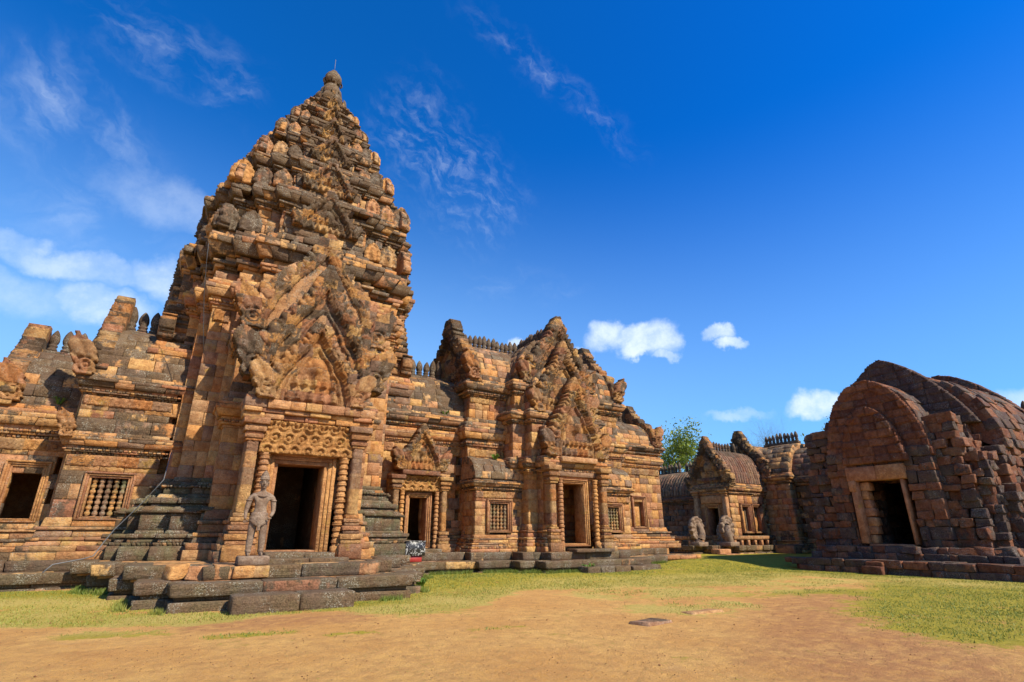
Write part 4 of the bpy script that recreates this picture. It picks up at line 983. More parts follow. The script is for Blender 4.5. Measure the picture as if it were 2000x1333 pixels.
def f_r(m_): vault(m_, 'x', 30.2, 36.7, 12.0, 4.0, 5.15, 9.1, SLt.mod(wth=.65, blen=.7, lump=.04), 12); vault(m_, 'x', 37, 46, 12.0, 3.4, 5.15, 8.3, SLt.mod(wth=.65, blen=.7, lump=.04), 10)
lbuild('roof', f_r)
def f_r2(m_): vault(m_, 'x', 27.9, 29.8, 12.2, 2.2, 5.3, 8.45, SLt, 8)
lbuild('porch_roof', f_r2)
fl = Fr((27.55, 12.3, 1.18), '-x')
mb = MB()
for (u0, u1, v0, v1, w0, w1) in ((-1.22, -.93, 0, 2.75, -.7, .10), (.90, 1.03, 0, 2.75, -.7, .06), (-.93, .90, -.16, 0, -.7, .10)): fl.box(mb, u0, u1, v0, v1, w0, w1, .03, (.63, .12, 0), j=.012)
fl.box(mb, -1.28, -.95, 2.3, 2.8, -.3, .13, .03, (.62, .1, 0)); 
mb.build('door_frame', M_STONE, LIB)
mb = MB(); fl.box(mb, -1.34, .02, 2.77, 3.42, -.7, .10, .04, (.64, .10, 0), j=.015); fl.box(mb, .03, 1.2, 2.75, 3.42, -.7, .12, .04, (.60, .10, 0), j=.015); mb.build('lintel', M_STONE, LIB)
mb = MB()
for k in range(7): fl.box(mb, -.92, -.92+.28+rng.uniform(0, .16), k*.39, k*.39+.38, -.65, -.15, .04, (rng.uniform(.58, .70), .35, 0), j=.015)
mb.build('jamb_lining', M_STONE, LIB)
mb = MB(); mb.box(25.45, 26.0, 12.0, 12.8, -.05, .33, lump=.05, attr=(.5, .4, .1)); mb.box(25.7, 26.15, 12.05, 12.75, .2, .5, lump=.05, attr=(.2, .4, .1)); mb.build('step', M_LAT, LIB, smooth=True)
# ================================================================ EAST GATEHOUSE AND GALLERIES
GATE = thing('gatehouse', (34, 25.5, .2), 'small stone gatehouse with pointed gable, ribbed curved roof and twin windows', 'gatehouse')
SG = Style(blen=.6, dep=.35, jit=.02, c=.02, wth=.35)
mb = MB(); PG = rect(32.5, 36.6, 24.0, 27.0); og = [(32, 33, 25.0, 25.9, 1.2, 3.3)]; ow = [(33.4, 36.0, 23.5, 24.5, 1.55, 3.5)]
mould(mb, PG, .5, .95, .5, 'b', SG.mod(wth=.5), skip=(1, 2), teeth=()); wall(mb, PG, 1.45, 4.1, SG.mod(wth=.1), .42, skip=(1,), openings=og+ow)
mould(mb, PG, 4.1, .8, .28, 'c', SG.mod(wth=.55), skip=(1, 2), teeth=()); core(mb, PG, 4.0, 4.8, -.2)
mb.box(34.2, 34.5, 24.2, 26.8, .9, 4, .02, (.4, .9, 0)); mb.build('porch', M_STONE, GATE)
mb = MB(); vault(mb, 'x', 32.7, 36.5, 25.5, 1.6, 4.9, 7.25, SG.mod(wth=.5), 8, flute=.27); mb.build('ribbed_roof', M_ROOF, GATE)
crest(GATE, (33, 25.5, 7.35), (36.4, 25.5, 7.35), .34, .75).build('ridge_course', M_ROOF, GATE)
mb = MB(); pediment(mb, Fr((32.45, 25.5, 4.6), '-x'), 1.75, 3.5, res=.055, wth=.55, naga=.6, thick=.4, nk=8, fig=.3); mb.build('gable', M_CARVE, GATE)
fg = Fr((32.5, 25.45, 1.5), '-x'); doorway(GATE, fg, .85, 1.85, depth=.6, fw=.2, wth=.3)
mb = MB(); fg.box(mb, -.9, .9, 2.1, 2.6, -.1, .12, .02, wth=.3); mb.build('lintel', M_STONE, GATE)
for sd in (-1, 1):
    mb = MB(); fg.box(mb, sd*1.2-.16, sd*1.2+.16, -.5, 2.5, -.1, .3, .02, wth=.3); capital(mb, fg, sd*1.2, 2.5, .34, .5, .4, .5); mb.build('pilaster', M_STONE, GATE)
for x in (34.05, 35.3): window(GATE, Fr((x, 24.0, 1.75), '-y'), .72, 1.6, 0, .2, shut=True)
mb = MB(); PG2 = rect(36.6, 41.4, 22.0, 29.5)
mould(mb, PG2, .4, 1.0, .6, 'b', SG.mod(wth=.5), skip=(1, 2), teeth=()); wall(mb, PG2, 1.4, 4.9, SG.mod(wth=.4), .45, skip=(1, 2)); mould(mb, PG2, 4.9, .75, .3, 'c', SG.mod(wth=.55), skip=(1, 2), teeth=()); core(mb, PG2, 4.9, 5.6, -.2)
vault(mb, 'y', 21.9, 29.6, 39, 2.4, 5.65, 7.9, SG.mod(wth=.7, blen=.8), 8); vault(mb, 'x', 36.6, 39.5, 25.5, 1.9, 5.65, 8.0, SG.mod(wth=.5), 8)
mb.build('gate_body', M_STONE, GATE)
mb = MB(); pediment(mb, Fr((36.5, 25.5, 5.3), '-x'), 2.2, 3.55, res=.06, wth=.6, naga=.5, thick=.4, nk=9); mb.build('gable', M_CARVE, GATE)
crest(GATE, (39, 22.1, 8.12), (39, 24.9, 8.12), .34, .8).build('ridge_course', M_ROOF, GATE)
def gallery(y0, y1, zr, label, fl, wt):
    G_ = thing('gallery', (39, (y0+y1)/2, .2), label, 'gallery')
    mb = MB(); P_ = rect(37.2, 40.8, y0, y1)
    mould(mb, P_, .3, 1.0, .5, 'b', SG.mod(wth=.6, grn=.6, blen=.8), skip=(1, 2), teeth=()); wall(mb, P_, 1.3, zr-3.0, SG.mod(wth=wt, blen=.7), .45, skip=(1, 2)); mould(mb, P_, zr-3.0, .7, .35, 'c', SG.mod(wth=.7), skip=(1, 2), teeth=()); core(mb, P_, 1, zr-2.4, -.2)
    mb.build('wall', M_STONE if fl < .1 else M_LAT, G_)
    mb = MB(); vault(mb, 'y', y0, y1, 39, 2.0, zr-2.3, zr-.2, SG.mod(wth=.6, blen=.9), 7, flute=fl); mb.build('roof', M_ROOF, G_)
    crest(G_, (39, y0+.2, zr-.08), (39, y1-.2, zr-.08), .42, .95).build('ridge_course', M_ROOF, G_)
    return G_
gallery(8, 22.0, 7.7, 'long grey stone gallery with ridge finials between the gatehouse and the dark red building', 0, .8)
gallery(29.5, 52, 6.9, 'shaded stone gallery with ribbed roof and ridge finials left of the gatehouse', .32, .6)
# platform in front of the gatehouse
mb = MB(); BR = [(29.2, 24.3), (30.2, 24.3), (30.2, 23.7), (31.4, 23.7), (31.4, 24.3), (36.6, 22.9), (36.6, 27.5), (29.2, 27.5)]
BR = [(29.0, 24.6), (30.0, 24.6), (30.0, 23.9), (31.4, 23.9), (31.4, 23.0), (36.8, 23.0), (36.8, 27.9), (29.0, 27.9)]
SLg = SL.mod(blen=.7, dep=.4)
ring(mb, BR, .1, .45, .02, .04, SLg, 0, skip=(5, 6)); ring(mb, BR, .45, .58, -.1, -.1, SLg, 1, skip=(5, 6)); ring(mb, BR, .58, .88, .0, .03, SLg, 0, skip=(5, 6)); core(mb, BR, 0, .84, -.2)
mb.box(29.6, 30.9, 22.6, 23.3, .1, .42, lump=.03, attr=(.3, .4, 0)); mb.box(29.8, 30.9, 23.2, 23.9, .1, .68, lump=.03, attr=(.6, .4, 0))
mb.box(35.2, 36.4, 21.6, 23.0, .1, .9, lump=.05, attr=(.3, .6, 0))
for (x0, x1, y0, y1) in ((29.3, 31.2, 24.7, 24.95), (29.1, 29.35, 24.9, 27.4), (31.5, 36.0, 23.3, 23.55)):
    mb.box(x0, x1, y0, y1, 1.22, 1.48, .04, (.4, .6, 0)); nn_ = max(2, int(max(x1-x0, y1-y0)/.7))
    for i in range(nn_+1):
        xx = x0+(x1-x0-.25)*i/nn_; yy = y0+(y1-y0-.25)*i/nn_; mb.box(xx, xx+.22, yy+.01, yy+.22, .86, 1.215, .03, (.6, .6, 0))
PLAT = mb.build('naga_platform', M_STONE, None, smooth=True, loc=(31, 25.5, .2)); tag(PLAT, 'low stone platform with moulded sides in front of the gatehouse', 'platform')
mb = MB(); mb.box(25.6, 28.7, 27.2, 27.6, 1.05, 1.25, .03, (.3, .6, 0))
for x in (25.8, 26.6, 27.4, 28.3): mb.box(x, x+.2, 27.25, 27.55, .2, 1.05, .02, (.5, .6, 0))
mb.box(25.4, 28.8, 26.9, 27.9, .05, .55, .04, (.6, .6, 0))
rl = mb.build('low_railing', M_STONE, None, loc=(27, 27.4, .2)); tag(rl, 'low stone railing on short posts behind the end of the temple terrace', 'railing')
NG = 'stone naga heads around the gatehouse'
def naga(loc, h, face, label, grp, mirror=1):
    t = thing('naga_statue', loc, label, 'naga statue', grp); fr = Fr(loc, face)
    mb = MB(); n = 14; pts = []; rs = []
    for i in range(n):
        a = i/(n-1); pts.append(fr(mirror*(.18*math.sin(a*2.6)*h-.05*h), h*.80*a, -.02+.10*math.sin(a*3.1)*h)); rs.append(h*(.17-.05*a))
    tube(mb, pts, rs, 10, (.3, .55, 0)); mb.build('neck', M_STAT, t, smooth=True)
    mb = MB()
    def m(u, v):
        a = u/h; b = v/h; r = np.hypot(a/.34, (b-.62)/.42); th = np.arctan2(b-.62, a); return (r < 1+.07*np.abs(np.sin(th*5))) & (b > .2)
    def d(u, v):
        a = u/h; b = v/h; r = np.hypot(a/.34, (b-.62)/.42); th = np.arctan2(b-.62, a); return .05+.05*h*np.abs(np.sin(th*5))*r+.02*np.sin(r*22)
    relief(mb, fr, -.42*h, .42*h, .15*h, 1.12*h, .045, d, m, .1*h, 9, 9, 0, .5, joint=0, tone=.4); mb.build('hood', M_STAT, t)
    mb = MB(); b = [fr((-.26, .26)[k[0]]*h, (-.02, .14)[k[2]]*h, (.26, -.26)[k[1]]*h) for k in CB]; mb.block(b, .02, (.5, .5, 0)); mb.build('base', M_STAT, t)
naga((29.6, 24.65, .86), 1.7, '-y', 'upright stone naga head on the left front corner of the platform', NG)
naga((31.3, 23.6, .86), 1.75, '-y', 'upright stone naga head at the right of the platform steps, before the twin windows', NG, -1)
naga((32.0, 24.5, .86), 1.3, '-x', 'dark naga hood behind the steps, beside the gatehouse doorway', NG)
naga((26.3, 28.2, .95), 1.5, '-x', 'round naga hood seen from behind the right end of the long temple', NG)

# ================================================================ GUARDIAN STATUE
def skin_figure(name, par, nodes, edges, mat, sub=2, o=(0, 0, 0), attr=(.5, .25, 0)):
    me = bpy.data.meshes.new(name); me.from_pydata([n[0] for n in nodes], edges, []); ob = bpy.data.objects.new(name, me); COL.objects.link(ob)
    me.update(); sk = ob.modifiers.new('skin', 'SKIN')
    if not me.skin_vertices: me.attributes
    sv_ = me.skin_vertices[0].data if me.skin_vertices else None
    for i, n in enumerate(nodes):
        r = n[1]; sv_[i].radius = r if hasattr(r, '__len__') else (r, r)
    sv_[0].use_root = True; sk.use_smooth_shade = True
    ss = ob.modifiers.new('sub', 'SUBSURF'); ss.levels = ss.render_levels = sub
    dg = bpy.context.evaluated_depsgraph_get(); m2 = bpy.data.meshes.new_from_object(ob.evaluated_get(dg)); bpy.data.objects.remove(ob)
    m2.name = name; at = m2.attributes.new('tone', 'FLOAT_COLOR', 'FACE'); at.data.foreach_set('color', np.tile([*attr, 1], (len(m2.polygons), 1)).astype(np.float32).ravel())
    m2.materials.append(mat); o2 = bpy.data.objects.new(name, m2); COL.objects.link(o2); o2.parent = par; o2.location = o; OFF[o2.name] = OFF[par.name]
    m2.polygons.foreach_set('use_smooth', np.ones(len(m2.polygons), bool))
    return o2
SX, SY, SZ = 2.02, 15.75, .60
K_ = 1.0
ST = thing('guardian_statue', (SX, SY, SZ), 'grey stone guardian statue', 'statue')
ST['label'] = 'grey brown stone guardian figure on a square base left of the main doorway'
mb = MB(); mb.box(SX-.36, SX+.36, SY-.30, SY+.34, SZ+.28, SZ+.50, .03, (.5, .3, 0)); mb.build('pedestal', M_STAT, ST)
mb = MB(); mb.box(SX-.42, SX+.05, SY-.32, SY+.3, SZ, SZ+.28, lump=.03, attr=(.2, .25, 0)); mb.box(SX+.02, SX+.40, SY-.30, SY+.3, SZ, SZ+.28, lump=.02, attr=(.8, .1, 0)); mb.build('footing', M_STONE, ST, smooth=True)
k = 1.0
FZ = .50                      # feet level above base
def P_(x, y, z): return (x*k, y*k, FZ+z*k)
nodes = [(P_(0, 0, .98), (.17, .125)),          # 0 pelvis
 (P_(0, -.01, 1.12), (.145, .115)), (P_(0, -.015, 1.30), (.17, .125)), (P_(0, 0, 1.47), (.155, .12)), (P_(0, .0, 1.57), (.07, .07)), (P_(0, -.02, 1.66), (.066, .07)),   # spine..neck 5
 (P_(0, -.025, 1.73), (.098, .105)), (P_(0, -.02, 1.82), (.108, .112)), (P_(0, -.01, 1.91), (.095, .10)),   # head 8
 (P_(-.105, 0, .90), (.125, .125)), (P_(-.125, .0, .70), (.118, .118)), (P_(-.13, -.01, .50), (.088, .092)), (P_(-.135, .01, .33), (.088, .092)), (P_(-.14, .02, .10), (.062, .066)), (P_(-.14, .02, .045), (.055, .05)), (P_(-.15, -.13, .035), (.058, .035)), (P_(-.155, -.21, .025), (.05, .022)),   # left leg 9-16
 (P_(.105, 0, .90), (.125, .125)), (P_(.13, .0, .70), (.118, .118)), (P_(.14, -.01, .50), (.088, .092)), (P_(.15, .01, .33), (.088, .092)), (P_(.155, .02, .10), (.062, .066)), (P_(.155, .02, .045), (.055, .05)), (P_(.165, -.13, .035), (.058, .035)), (P_(.17, -.21, .025), (.05, .022)),  # right leg 17-24
 (P_(-.20, 0, 1.46), (.082, .082)), (P_(-.275, .01, 1.40), (.078, .078)), (P_(-.31, .02, 1.22), (.068, .07)), (P_(-.33, .01, 1.08), (.050, .052)), (P_(-.34, -.07, .95), (.042, .042)), (P_(-.335, -.12, .87), (.034, .030)),  # viewer-left arm 25-30
 (P_(.20, 0, 1.46), (.092, .09)), (P_(.275, .01, 1.40), (.078, .078)), (P_(.31, .02, 1.22), (.068, .07)), (P_(.325, .0, 1.08), (.052, .054)), (P_(.27, -.14, .98), (.046, .046)), (P_(.235, -.18, .945), (.036, .036))]   # right arm 31-36
edges = [(0, 1), (1, 2), (2, 3), (3, 4), (4, 5), (5, 6), (6, 7), (7, 8), (0, 9), (9, 10), (10, 11), (11, 12), (12, 13), (13, 14), (14, 15), (15, 16), (0, 17), (17, 18), (18, 19), (19, 20), (20, 21), (21, 22), (22, 23), (23, 24),
 (3, 25), (25, 26), (26, 27), (27, 28), (28, 29), (29, 30), (3, 31), (31, 32), (32, 33), (33, 34), (34, 35), (35, 36)]
BODY = skin_figure('body', ST, nodes, edges, M_STAT)
def hand(x, y, z, sg, curl):
    for q in range(4):
        w = (q-1.5)*.021; L = (.075, .088, .084, .066)[q]
        pts = [(P_(x+w, y, z)), (P_(x+w*1.05, y-.012-curl*.02, z-L*.45)), (P_(x+w*1.05, y-.012+curl*.03, z-L*(1-.35*curl)))]
        skin_figure('finger', BODY, [(pts[0], .011), (pts[1], .010), (pts[2], .007)], [(0, 1), (1, 2)], M_STAT, 1)
    skin_figure('thumb', BODY, [(P_(x+sg*.03, y-.01, z+.02), .012), (P_(x+sg*.052, y-.03, z-.01), .011), (P_(x+sg*.05, y-.035, z-.04), .008)], [(0, 1), (1, 2)], M_STAT, 1)
hand(-.335, -.13, .85, 1, .3); hand(.225, -.19, .925, -1, .9)
# face, ears, crown
mb = MB(); c = np.array((SX, SY, SZ+FZ))
def ell(mb, p, r, attr=(.5, .2, 0), n=8):
    pr = [(math.sin(math.pi*i/n), -math.cos(math.pi*i/n)) for i in range(n+1)]; v = []; sg = 12
    for (a, b) in pr:
        for q in range(sg): v.append((p[0]+r[0]*a*math.cos(2*math.pi*q/sg), p[1]+r[1]*a*math.sin(2*math.pi*q/sg), p[2]+r[2]*b))
    mb.add(v, [[i*sg+q, i*sg+(q+1) % sg, (i+1)*sg+(q+1) % sg, (i+1)*sg+q] for i in range(n) for q in range(sg)], aq=attr)
tube(mb, [c+(0, -.125, 1.835), c+(0, -.145, 1.79), c+(0, -.152, 1.755)], [.012, .02, .028], 8, (.5, .1, 0))
for sx in (-1, 1):
    ell(mb, c+(sx*.042, -.108, 1.815), (.024, .014, .010)); tube(mb, [c+(sx*.02, -.122, 1.845), c+(sx*.05, -.115, 1.855), c+(sx*.08, -.09, 1.84)], .010, 6); ell(mb, c+(sx*.108, -.005, 1.80), (.018, .03, .05)); ell(mb, c+(sx*.108, -.01, 1.74), (.014, .02, .03))
ell(mb, c+(0, -.122, 1.715), (.042, .018, .010)); ell(mb, c+(0, -.120, 1.698), (.034, .016, .009)); ell(mb, c+(0, -.105, 1.67), (.035, .025, .02))
mb.build('face', M_STAT, BODY, smooth=True)
mb = MB(); lathe(mb, c+(0, -.01, 1.87), [(.118, 0), (.125, .02), (.118, .045), (.11, .05), (.12, .065), (.11, .08), (.105, .10), (.09, .13), (.098, .14), (.075, .165), (.08, .175), (.055, .20), (.058, .21), (.03, .235), (.01, .25)], 18, (.3, .3, 0)); mb.build('headdress', M_STAT, BODY, smooth=True)
# hip cloth with a curved front flap and belt
mb = MB(); pr = []; seg = 24
def rg(z, rx, ry, dz=0): return [(c[0]+rx*math.cos(2*math.pi*q/seg), c[1]+ry*math.sin(2*math.pi*q/seg), c[2]+z+dz*max(0, -math.sin(2*math.pi*q/seg))**2) for q in range(seg)]
rows = [rg(1.06, .170, .140), rg(1.03, .205, .165), rg(.99, .215, .175), rg(.96, .20, .17, -.03), rg(.95, .225, .185, -.04), rg(.91, .235, .195, -.07), rg(.89, .225, .19, -.08), rg(.88, .24, .20, -.09), rg(.84, .23, .195, -.12), rg(.82, .21, .17, -.12)]
v = [p for r_ in rows for p in r_]; mb.add(v, [[i*seg+q, i*seg+(q+1) % seg, (i+1)*seg+(q+1) % seg, (i+1)*seg+q] for i in range(len(rows)-1) for q in range(seg)], aq=(.4, .3, 0))
mb.build('hip_cloth', M_STAT, ST, smooth=True)
mb = MB(); v = []
for i in range(9):
    t_ = i/8; w = .075*(1-.35*t_)+.02*math.sin(t_*6)
    for u in (-1, -.33, .33, 1): v.append(c+(u*w, -.205-.03*math.cos(u*2)-.01*math.sin(u*9), .93-.32*t_))
mb.add(v, [[i*4+j, i*4+j+1, i*4+j+5, i*4+j+4] for i in range(8) for j in range(3)], aq=(.4, .3, 0)); mb.build('front_flap', M_STAT, ST, smooth=True)
mb = MB()
for (sx, x) in ((-1, -.14), (1, .155)): lathe(mb, c+(x, .015, .09), [(.066, 0), (.075, .015), (.066, .03), (.074, .045), (.062, .06)], 14, (.3, .3, 0))
for x, z in ((-.275, 1.36), (.275, 1.36)): lathe(mb, c+(x*1.06, .01, z-.03), [(.075, 0), (.085, .02), (.075, .04)], 12, (.3, .3, 0))
mb.build('bangle', M_STAT, BODY, smooth=True)
mb = MB()
pts = [c+(.145*math.cos(a), -.02+.12*math.sin(a), 1.50-.05*max(0, -math.sin(a))) for a in np.linspace(0, 2*math.pi, 25)]
tube(mb, pts, .016, 6, (.3, .3, 0)); mb.build('collar', M_STAT, BODY, smooth=True)

# ================================================================ LOOSE THINGS
mb = MB(); mb.box(8.0, 8.6, 20.42, 20.9, .60, .82, .01, (.5, 0, 0)); BX = thing('offering_box', (8.3, 20.65, .6), 'black and white marbled box on a red foot by the side doorway', 'box')
mb.build('foot', M_RED, BX)
def marble():
    m, t, b = new_mat('black_white_marble'); ge = t.new('ShaderNodeNewGeometry')
    n = t.noise(ge.outputs['Position'], 7, 5, .65, 1.2); t.l.new(t.mix(t.map(n, .52, .6), (.02, .017, .015), (.45, .43, .40)), b.inputs['Base Color']); b.inputs['Roughness'].default_value = .35; return m
mb = MB(); mb.box(7.9, 8.7, 20.35, 20.95, .82, 1.32, .015, (.5, 0, 0)); mb.box(7.88, 8.72, 20.33, 20.97, 1.32, 1.36, .01, (.5, 0, 0)); mb.build('box_body', marble(), BX)
def stone(x, y, z, sx, sy, sz, label, tone=.4, wt=.45, lump=.05, rz=0., grp='loose stones lying about'):
    mb = MB(); cs, sn = math.cos(rz), math.sin(rz)
    p = np.array([((-.5, .5)[b[0]]*sx, (-.5, .5)[b[1]]*sy, (0, 1)[b[2]]*sz) for b in CB]); p[CB[:, 2] == 1, :2] *= .82
    p = np.stack([x+p[:, 0]*cs-p[:, 1]*sn, y+p[:, 0]*sn+p[:, 1]*cs, z+p[:, 2]], 1)+rng.normal(0, .02, (8, 3))
    mb.block(p, 0, (tone, wt, 0), lump); return tag(mb.build('loose_stone', M_STONE, None, smooth=True, loc=(x, y, z)), label, 'stone', grp)
stone(.42, 16.35, .58, .5, .45, .34, 'tilted loose block, leftmost of the row on the terrace left of the statue', .2, .4, .05, .4)
stone(.92, 15.95, .58, .55, .45, .28, 'loose block with slanted top, second in the row left of the statue', .6, .5, .05, -.2)
stone(1.42, 15.75, .58, .55, .5, .34, 'square loose block standing right beside the statue footing', .4, .45, .05, .1)
stone(8.35, 8.35, -.08, .95, .55, .13, 'flat half-buried stone, nearer one of two in the bare earth', .9, .5, .04, .2)
stone(10.35, 8.75, -.07, 1.0, .5, .11, 'flat half-buried stone, farther one of two in the bare earth', .75, .3, .04, -.1)
stone(-.55, 17.9, .58, .16, .14, .36, 'tiny pale upright stone on the terrace left of the tower steps', .55, .9, .03)
mb = MB(); tube(mb, [(-2.7, 20.55, .95-.35), (-2.55, 20.7, .80), (-1.9, 20.95, .93), (-1.7, 21.2, 1.0), (-1.55, 21.3, 1.35), (-1.35, 21.35, 1.75), (-1.1, 21.3, 2.1), (-.75, 21.2, 2.6), (-.35, 21.3, 3.3), (-.3, 21.4, 4.2)], .016, 6); o_ = mb.build('conduit', M_METAL, None, smooth=True, loc=(-2.6, 20.7, .6)); tag(o_, 'thin silver grounding pipe bending up over the terrace at the tower foot', 'pipe')
mb = MB(); tube(mb, [(.1, 20.95, 7.3), (-.15, 20.9, 8.6), (-.35, 20.7, 9.8), (-.5, 20.3, 11.0), (-.55, 20.1, 11.6)], .012, 5); o_ = mb.build('cable', M_DARK, None, smooth=True, loc=(0, 20.9, 4)); tag(o_, 'thin dark cable hanging down the lit corner of the tower', 'cable')

# ================================================================ TREES AND WEEDS
def tree(loc, h, cr, label, cat='tree', leaves=5000, bare=False, trunkr=.25, lsz=.28, seed=0, crown_lo=.35):
    r_ = np.random.default_rng(seed+50); T_ = thing('tree', loc, label, cat, 'trees beyond the gatehouse'); mb = MB(); tips = []
    def branch(p, d, L, r, lev):
        n = 5; pts = [p]; rs = [r]
        for i in range(n):
            d = d+r_.normal(0, .16, 3)+np.array((0, 0, .05)); d /= np.linalg.norm(d); p = p+d*L/n; pts.append(p); rs.append(r*(1-.62*(i+1)/n))
            if lev < (4 if bare else 3) and i >= (2 if lev == 0 else 1):
                for _ in range(2 if lev else 2):
                    e = d+r_.normal(0, .62, 3); e[2] = abs(e[2])*.8; e /= np.linalg.norm(e); branch(p, e, L*r_.uniform(.5, .72), rs[-1]*.65, lev+1)
            if lev >= 2: tips.append(p)
        tube(mb, pts, rs, 6 if lev < 2 else 4, (.5, .3, 0)); tips.append(p)
    branch(np.array(loc, float), np.array((0, 0, 1.)), h*.62, trunkr, 0); mb.build('trunk', M_BARK, T_, smooth=True)
    if not bare:
        tp = np.array(tips); n = leaves; idx = r_.integers(0, len(tp), n); cl = tp[idx]+r_.normal(0, cr*.10, (n, 3))
        a = r_.normal(0, 1, (n, 3)); a /= np.linalg.norm(a, axis=1, keepdims=True); b = np.cross(a, r_.normal(0, 1, (n, 3))); b /= np.linalg.norm(b, axis=1, keepdims=True)
        s_ = lsz*r_.uniform(.5, 1.2, (n, 1)); v = np.stack([cl-a*s_, cl-b*s_*.45, cl+a*s_, cl+b*s_*.45], 1).reshape(-1, 3)
        tone = np.clip(hashf(idx*1., idx*0.)*.7+r_.random(n)*.4, 0, 1); mb = MB(); mb.add(v, np.arange(4*n).reshape(-1, 4), aq=np.stack([tone, tone*0, tone*0], 1)); mb.build('crown', M_LEAF, T_)
tree((66.5, 60, 0), 15.6, 5, 'airy green tree rising behind the gatehouse roof, nearest the temple', leaves=6500, seed=3, trunkr=.34, lsz=.27)
tree((86, 57, 1), 17.5, 4, 'bare leafless tree above the gallery ridge', bare=True, seed=9, trunkr=.22)
tree((78, 47, 0), 18.5, 3, 'small round green treetop peeping over the gallery ridge', leaves=5000, seed=12, trunkr=.25, lsz=.25)
tree((72, 54.5, 0), 10.2, 3, 'low green bush showing between the gatehouse gables', leaves=2500, seed=17, trunkr=.2, lsz=.25)
def weed(x, y, z, s, label, n=26):
    mb = MB()
    for i in range(n):
        a = rng.random()*6.28; l = s*rng.uniform(.5, 1.1); d = np.array((math.cos(a), math.sin(a), 0)); p = np.array((x, y, z))+d*rng.random()*s*.35; sd = np.cross(d, (0, 0, 1))*s*.07
        q = p+d*l*.45+(0, 0, l*.75); e = q+d*l*.35-(0, 0, l*.15); mb.add([p-sd*.5, p+sd*.5, q+sd*1.6, q-sd*1.6, e], [[0, 1, 2, 3]], [[3, 2, 4]], aq=(rng.random(), 0, 0))
    tag(mb.build('weed', M_WEED, None, loc=(x, y, z)), label, 'weed')
weed(10.4, 22.85, 6.95, .30, 'green weed tuft sprouting on the link roof eave beside the hall gable', 30)
weed(7.2, 23.7, 8.6, .28, 'weed growing at the top of the link roof against the tower'); weed(14.0, 22.2, 9.0, .3, 'weed sprouting at the hall roof eave near the porch gable')
weed(12.6, 21.75, 4.9, .3, 'weed tuft on the lumpy roof of the left window bay'); weed(-3.9, 23.2, 5.8, .28, 'weed on the eave of the low western vestibule'); weed(38.6, 21.6, 6.9, .4, 'weed on the roof end right of the gatehouse gable')
weed(14.9, 18.1, .2, .35, 'green weed clump at the left end of the hall porch step', 40); weed(7.0, 16.6, .1, .3, 'weed clump at the right foot of the tower steps', 40)

# ================================================================ GROUND
GX = np.unique(np.concatenate([np.linspace(-14, 30, 260), np.linspace(-900, -14, 30), np.linspace(30, 60, 40), np.linspace(60, 1400, 40)])); GY = np.unique(np.concatenate([np.linspace(2, 28, 180), np.linspace(-200, 2, 20), np.linspace(28, 60, 30), np.linspace(60, 1500, 40)]))
gx, gy = np.meshgrid(GX, GY); pp = np.stack([gx, gy, gx*0], -1).reshape(-1, 3)
near = np.exp(-((gx-8)**2+(gy-10)**2)/1600)
gzv = gz(gx, gy)+near*(.018*fbm(pp*.8, 3).reshape(gx.shape)+.006*fbm(pp*5, 2).reshape(gx.shape))
def cap(x, y, x0, y0, x1, y1, r, soft):     # soft capsule
    dx, dy = x1-x0, y1-y0; t = np.clip(((x-x0)*dx+(y-y0)*dy)/(dx*dx+dy*dy+1e-9), 0, 1); d = np.hypot(x-x0-t*dx, y-y0-t*dy); return sstep((r+soft-d)/soft)
def grass_mask(x, y):
    m = 0*x
    for c_ in ((-8, 18.6, -1.5, 16.6, 1.4, 1.6), (-6, 20.0, -2, 18.5, 1.3, .6), (-2, 15.2, 1.0, 13.6, .7, .6), (5.5, 13.6, 8.2, 16.2, 1.3, 1.2), (1.2, 13.9, 5.6, 13.6, .35, .4), (8.2, 17.5, 13, 17.6, 2.2, 1.3), (12, 17.2, 22, 17.5, 2.2, 2.0), (16, 16.5, 24, 17.5, 3.0, 2.2), (22, 20, 38, 21, 3.6, 2), (24.6, 17, 24.6, 7, 1.5, 1.5),
               (14.5, 4.2, 24, 8.6, 2.2, 2.2), (18, 2, 30, 5, 4.5, 3.0), (12, 12.5, 20, 12.5, 1.0, 2.2), (10.2, 9.4, 11.8, 9.6, .5, 1.3), (-.9, 12.6, .2, 12.1, .12, .5), (1.0, 11.2, 2.2, 11.0, .08, .4), (2.8, 10.4, 3.4, 10.3, .05, .35), (5.2, 9.5, 6.0, 9.4, .05, .4), (13.5, 11, 18, 9.5, .3, 1.4)):
        m = np.maximum(m, cap(x, y, *c_)*(.62 if c_[:2] in ((12, 12.5), (10.2, 9.4), (-.9, 12.6), (1.0, 11.2), (2.8, 10.4), (5.2, 9.5), (13.5, 11)) else 1))
    far = sstep((y-24)/6); m = np.maximum(m, far); m = np.maximum(m, sstep((x-32)/5)); m = np.maximum(m, sstep((-4-x)/4)*sstep((y-15)/3))
    return m
def dry_mask(x, y):
    m = 0*x
    for c_ in ((-8, 17.6, 1, 14.4, 1.8, 1.2), (8, 13.5, 20, 12.5, 1.4, 2.0), (12, 14.5, 22, 13.5, 1.6, 1.6), (10.2, 9.4, 12, 9.6, .8, 1.0), (22.5, 12, 24, 9, 1, 2), (4.2, 12.6, 7, 12.8, .5, 1)): m = np.maximum(m, cap(x, y, *c_))
    return m
def red_mask(x, y):
    m = 0*x
    for c_ in ((1.0, 12.5, 3.4, 12.2, .35, .7), (8.5, 4.2, 13, 7.2, .8, 1.8), (15.5, 15.2, 18, 15.6, .3, .6), (8.8, 16.6, 9.6, 16.6, .2, .4), (13, 7.5, 16, 9.0, .6, 1.5)): m = np.maximum(m, cap(x, y, *c_))
    return m
